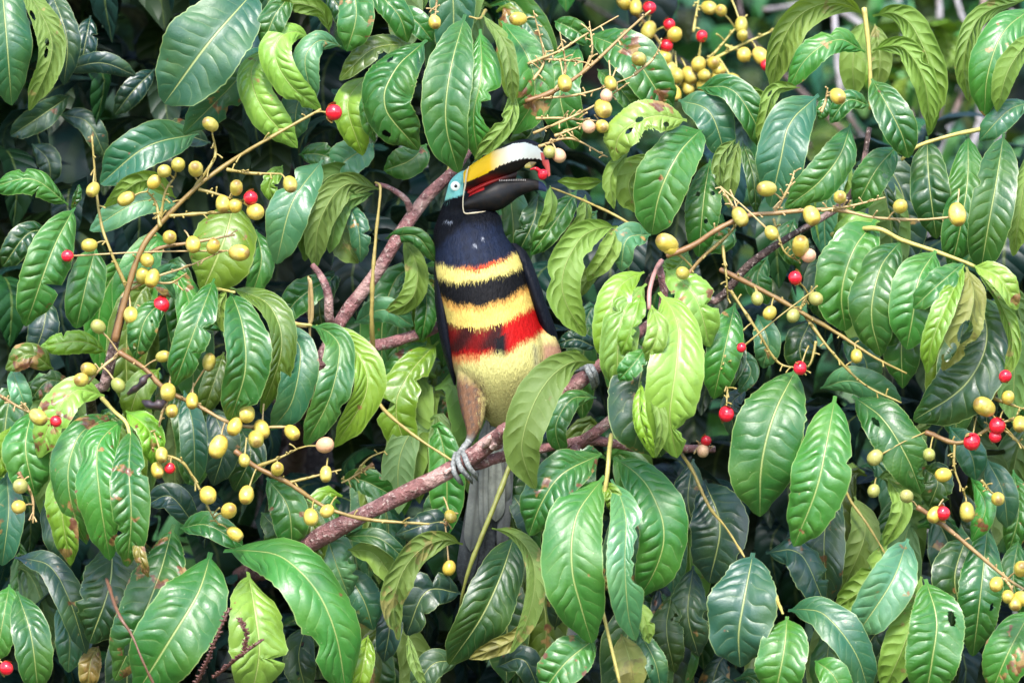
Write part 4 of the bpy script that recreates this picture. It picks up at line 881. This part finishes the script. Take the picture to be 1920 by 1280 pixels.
# wings: folded along the flanks
def wing(rows, name, edge):
    V, F = loft(rows, 28, 60, BX); x, y = to_px(V); n = len(V)
    c = np.tile([.003, .004, .008, 1], (n, 1)); c[:, :3] *= (1+.25*np.sin(y*.5+x*.8))[:, None]
    o = link(name, mesh(name, V, F, True, None, c), bird, V.mean(0), M_PLUM)
    for (pts, w, dd) in edge: feather(pts, w, BX+dd, (.008, .010, .018), o, 'flight_feather', M_PLUM)
    return o
def feather(pts, w, d, c, parent, name, mat, bl=.04):
    C = catmull([P(px, py, d+.012*i) for i, (px, py) in enumerate(pts)], 24); T = unit(np.gradient(C, axis=0)); N = unit(np.array([0, -1., 0])-T*(-T[:, 1:2])); A = np.cross(N, T)
    s = np.linspace(0, 1, 24); hw = w*K/2*np.minimum(1, (s*4+.3))*np.sqrt(np.clip((1-s)*9, 0, 1)); v = np.linspace(-1, 1, 7)
    V = C[:, None]+A[:, None]*(v[None]*hw[:, None])[..., None]+N[:, None]*((1-v**2)[None]*hw[:, None]*.28)[..., None]
    Vb = V-N[:, None]*.0006
    cl = np.tile([*c, 1], (24*7, 1)); cl = cl.reshape(24, 7, 4); cl[:, 3, :3] *= .55; cl[:, :, :3] *= (1+.12*np.sin(np.arange(24)*1.7)[:, None]*np.ones(7))[..., None]; cl[-5:, :, :3] *= .75
    b = Bag(); b.add(V.reshape(-1, 3), grid_faces(24, 7), cl.reshape(-1, 4)); b.add(Vb.reshape(-1, 3), grid_faces(24, 7)[:, ::-1], cl.reshape(-1, 4))
    return link(name, b.mesh(name), parent, C[0], mat)
wing([(470, 832, 6, 10, 20), (490, 826, 11, 26, 18), (540, 826, 12, 40, 16), (600, 833, 14, 44, 16), (650, 841, 13, 38, 16), (690, 848, 8, 26, 16), (722, 853, 2, 8, 16)], 'wing', [([(823, 520), (832, 610), (848, 700)], 9, -.012), ([(818, 540), (826, 620), (843, 690)], 8, -.004)])
wing([(456, 962, 6, 10, 12), (475, 976, 13, 28, 10), (520, 993, 15, 44, 8), (570, 1010, 15, 48, 8), (620, 1028, 15, 44, 10), (660, 1040, 9, 28, 14), (690, 1048, 2, 8, 16)], 'wing', [([(982, 490), (1004, 560), (1034, 650)], 10, -.016), ([(992, 490), (1016, 570), (1042, 650)], 9, -.008)])
# tail: lower feathers darkened in colour to stand for shadow
for pts, w, dd, c in [([(925, 770), (898, 900), (882, 1034)], 32, .012, (.15, .16, .145)), ([(938, 770), (930, 880), (930, 978)], 34, .008, (.20, .215, .19)), ([(915, 780), (906, 900), (908, 1000)], 17, .004, (.17, .18, .165)),
                      ([(950, 780), (950, 900), (940, 1040)], 24, .016, (.07, .075, .078)), ([(925, 800), (893, 950), (868, 1100)], 38, .024, (.035, .04, .045)), ([(940, 800), (918, 960), (900, 1094)], 36, .028, (.022, .025, .03)), ([(950, 800), (940, 940), (926, 1075)], 36, .034, (.028, .03, .035)),
                      ([(948, 775), (946, 870), (950, 940)], 20, .006, (.13, .14, .13))]:
    feather(pts, w, BX+dd, c, bird, 'tail_feather', M_FEATH)
# feet: toes wrapped round the perch, each with a claw
def foot(root, toes):
    b = Bag(); add_tube(b, [P(*root[0]), P(*root[1]), P(*root[2])], [7*K, 7.5*K, 6.5*K], 8, rough=.1)
    o = link('foot', b.mesh('foot'), bird, P(*root[0]), M_TOE)
    for t in toes:
        tb = Bag(); C = [P(*q) for q in t]; add_tube(tb, C, [5.6*K, 5.4*K, 5*K, 4.2*K, 3*K], 8, n=30, rough=.16); link('toe', tb.mesh('toe'), o, C[0], M_TOE)
        cb = Bag(); e = C[-1]; dv = unit((C[-1]-C[-2])[None])[0]; add_tube(cb, [e, e+dv*7*K+np.array([0, 2*K, -1*K]), e+dv*12*K+np.array([0, 8*K, -2*K])], [3.4*K, 2.4*K, .5*K], 6, n=8); link('claw', cb.mesh('claw'), o, e, M_CLAW)
foot([(880, 826, -.012), (868, 842, -.014), (860, 852, -.02)], [
    [(862, 848, -.022), (858, 860, -.036), (866, 880, -.042), (880, 896, -.036), (884, 902, -.026)], [(868, 846, -.022), (872, 858, -.037), (880, 876, -.043), (890, 890, -.037), (894, 896, -.027)],
    [(856, 850, -.018), (850, 866, -.03), (852, 886, -.036), (862, 902, -.03), (866, 906, -.02)]])
foot([(1092, 692, -.03), (1100, 688, -.036), (1106, 688, -.042)], [
    [(1100, 686, -.04), (1102, 694, -.052), (1108, 706, -.054), (1112, 720, -.046), (1112, 726, -.034)], [(1106, 684, -.04), (1112, 692, -.052), (1117, 704, -.053), (1119, 716, -.045), (1118, 722, -.034)]])
# the berry in the bill
hb = link('red_berry', None, None, P(1017, 325, BX-.004))
tag(hb, 'small glossy red berry held in the tip of the open bill', 'berry')
inst('red_seed', B_R, hb, P(1018, 327, BX-.008), (0.3, .4, 0), (9.6*K, 9.6*K, 9.6*K)); 
b = Bag(); add_tube(b, [P(1014, 322, BX-.006), P(1004, 316, BX-.008), P(994, 318, BX-.008)], [4*K, 3.5*K, 1*K], 6, col=(1, 1, 1, 1)); link('aril', b.mesh('aril'), hb, P(1014, 322, BX), M_RED)
inst('husk', HUSK, hb, P(984, 313, BX-.006), (0, 1.2, 0), (9*K, 7*K, 10*K))

# ------------------------------------------------------------------ deeper foliage
def mass(name, parent, n, xr, yr, dr, size, tones, seed, keep=None, droop=.75, res=(9, 2), dk=1.0):
    """a mass of leaves too many to count, one mesh"""
    rg = np.random.default_rng(seed); b = Bag()
    for i in range(n):
        x = rg.uniform(*xr); y = rg.uniform(*yr); d = rg.uniform(*dr)
        if keep is not None and not keep(x, y, d): continue
        p = P(x, y, d); L = rg.uniform(*size); az = rg.uniform(0, 2*pi)
        h = np.array([cos(az), sin(az), 0]); t = np.array([0, 0, 1.])
        a1 = rg.uniform(-.2, .5); C = np.array([p, p+h*L*.35+t*L*(.12*a1), p+h*L*.6-t*L*(.25*droop), p+h*L*(.75-.3*droop)-t*L*(.3+.4*droop)])
        up = np.array([0, 0, 1.])+.5*h
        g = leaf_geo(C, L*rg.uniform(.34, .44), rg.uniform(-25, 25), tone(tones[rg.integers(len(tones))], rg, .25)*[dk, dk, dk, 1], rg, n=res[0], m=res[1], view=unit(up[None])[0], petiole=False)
        b.add(g[0], g[1], g[3], g[2], (rg.uniform(.3, .55), rg.uniform(.2, .6), .5, rg.uniform(0, .4)))
    o = link(name, b.mesh(name), parent, P((xr[0]+xr[1])/2, (yr[0]+yr[1])/2, dr[0]), M_SHADE); tag(o, kind='stuff'); return o
def sprays(name, parent, seed):
    rg = np.random.default_rng(seed); b = Bag()
    for gx in range(11):
        for gy in range(7):
            x = (gx+rg.uniform(-.1, 1.1))*195-110; y = (gy+rg.uniform(-.2, 1))*205-120; d = rg.uniform(.085, .2)
            if (y < 330 and x > 1150 and rg.random() < .75) or (x < 520 and y < 330 and rg.random() < .9) or rg.random() < .3: continue
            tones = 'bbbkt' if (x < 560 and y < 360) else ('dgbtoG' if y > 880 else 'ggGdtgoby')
            q = P(x, y, d); az = rg.uniform(-1, 1); ax = np.array([.5*az, -.35, -rg.uniform(.3, .8)]); ax /= np.linalg.norm(ax); Lr = rg.uniform(.05, .09)
            R = np.array([q, q+ax*Lr*.5+np.array([0, -.004, .006]), q+ax*Lr])
            for k in range(rg.integers(4, 7)):
                t = rg.uniform(.1, 1); p = q+ax*Lr*t; sd = (-1 if k % 2 else 1)*rg.uniform(.2, .9); L = rg.uniform(.085, .135)
                C = np.array([p, p+np.array([sd*.22, -.10, .02])*L, p+np.array([sd*.42, -.16, -.32])*L, p+np.array([sd*.42, -.1, -.88])*L])
                rl = rg.uniform(-25, 25) if rg.random() < .72 else 180+rg.uniform(-25, 25)
                g = leaf_geo(C, L*rg.uniform(.32, .42), rl, tone(tones[rg.integers(len(tones))], rg, .2), rg, n=16, m=3, twist=rg.uniform(-20, 20))
                b.add(g[0], g[1], g[3], g[2], (rg.uniform(.38, .55), rg.uniform(.3, .8), rg.uniform(.35, .8), rg.uniform(0, .3)))
    o = link(name, b.mesh(name), parent, P(960, 640, .1), M_LEAF); tag(o, kind='stuff'); return o
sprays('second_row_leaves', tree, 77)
# behind the leaves in focus: the rest of the same tree; its right top is open to what stands behind
def keep_main(x, y, d):
    if y < 330 and x > 900: return d > .3 and (y > 180+100*random.random()) 
    return True
mass('inner_leaves', tree, 2100, (-500, 2400), (-500, 1800), (.16, .75), (.09, .14), 'kkkbd', 5, keep_main, dk=.9)  # tones kept extra dark, painting deep shade into the inside of the tree
def keep_crown(x, y, d):      # unseen crown overhead, added and sloped back to shade only the inner leaves
    h = -y*K; return d > .1+.5*h and d < .75+.5*h and x < 1200+150*random.random()
mass('shading_crown_leaves', tree, 6000, (-900, 2500), (-2300, -60), (.1, 1.7), (.12, .2), 'dgbk', 6, keep_crown, res=(7, 2))

def shrub(name, label, base, stems, m, cat='shrub'):
    r = link(name, None, None, base); tag(r, label, cat)
    for st, rad, c in stems:
        b = Bag(); C = [P(*p) for p in st]; add_tube(b, C, [q*K for q in rad], 8, n=len(st)*8, rough=.1, col=c); link('trunk' if rad[0] > 30 else 'stem', b.mesh('stem'), r, C[0], M_BARK)
    for k in m: mass('crown', r, *k)
    return r
GREY = (.46, .43, .45, 1)
bs = P(1750, 640, 1.5); bs[2] = 0
shrub('background_shrub', 'blurred shrub with pale grey stems behind the upper right leaves', bs,
      [([(1740, 9000, 1.5), (1735, 2000, 1.4), (1745, 600, 1.2), (1756, 262, 1.1), (1790, 200, 1.1), (1835, 120, 1.1), (1900, 20, 1.1)], [40, 30, 16, 12, 11, 9, 6], GREY),
       ([(1742, 420, 1.2), (1765, 180, 1.15), (1770, 122, 1.15), (1786, 108, 1.15), (1794, 170, 1.15)], [8, 7, 6, 6, 4], GREY),
       ([(1750, 500, 1.2), (1826, 265, 1.2), (1838, 210, 1.2), (1832, 120, 1.2), (1850, -40, 1.2)], [10, 9, 9, 8, 5], GREY),
       ([(1745, 450, 1.3), (1690, 120, 1.3), (1684, -40, 1.3)], [12, 10, 8], GREY), ([(1690, 110, 1.3), (1560, 14, 1.3), (1430, 18, 1.3)], [9, 8, 5], GREY),
       ([(1745, 400, 1.3), (1480, 150, 1.25), (1400, 60, 1.25), (1380, -40, 1.25)], [8, 7, 6, 4], (.2, .14, .13, 1)), ([(1745, 420, 1.3), (1300, 130, 1.3), (1060, -20, 1.3)], [9, 7, 4], (.16, .12, .1, 1)),
       ([(1740, 460, 1.2), (1640, 290, 1.15), (1580, 180, 1.15), (1560, -30, 1.2)], [8, 7, 7, 5], GREY), ([(1745, 430, 1.25), (1880, 240, 1.2), (1800, 20, 1.2), (1790, -50, 1.2)], [8, 7, 6, 5], GREY), ([(1745, 480, 1.2), (1720, 300, 1.15), (1760, 60, 1.15), (1755, -60, 1.15)], [9, 8, 8, 6], GREY),
       ([(1745, 500, 1.3), (1900, 850, 1.0), (1920, 780, .9)], [9, 7, 5], (.2, .13, .12, 1))],
      [(700, (1050, 2300), (-200, 800), (1.3, 2.3), (.06, .11), 'gGTtoT', 21, None, .5), (60, (1640, 1800), (40, 150), (1.0, 1.2), (.05, .08), 'yoG', 22)])
wr = P(1100, 640, 4.2); wr[2] = 0
shrub('far_tree', 'dark leafy tree far behind, showing in the gaps between the leaves', wr,
      [([(1100, 7000, 4.2), (1090, 2500, 4.2), (1120, 600, 4.2), (1080, -800, 4.2)], [180, 150, 110, 60], (.08, .05, .04, 1)),
       ([(1120, 700, 4.2), (1500, 200, 4.0), (1900, -100, 4.1)], [28, 24, 12], (.14, .1, .09, 1)), ([(1110, 900, 4.2), (500, 300, 4.1), (0, 0, 4.2)], [28, 24, 12], (.08, .05, .04, 1))],
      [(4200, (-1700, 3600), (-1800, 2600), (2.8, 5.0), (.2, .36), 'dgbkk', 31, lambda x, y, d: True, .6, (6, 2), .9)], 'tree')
print('leaves', LEAFN[0], 'objects', len(bpy.data.objects))
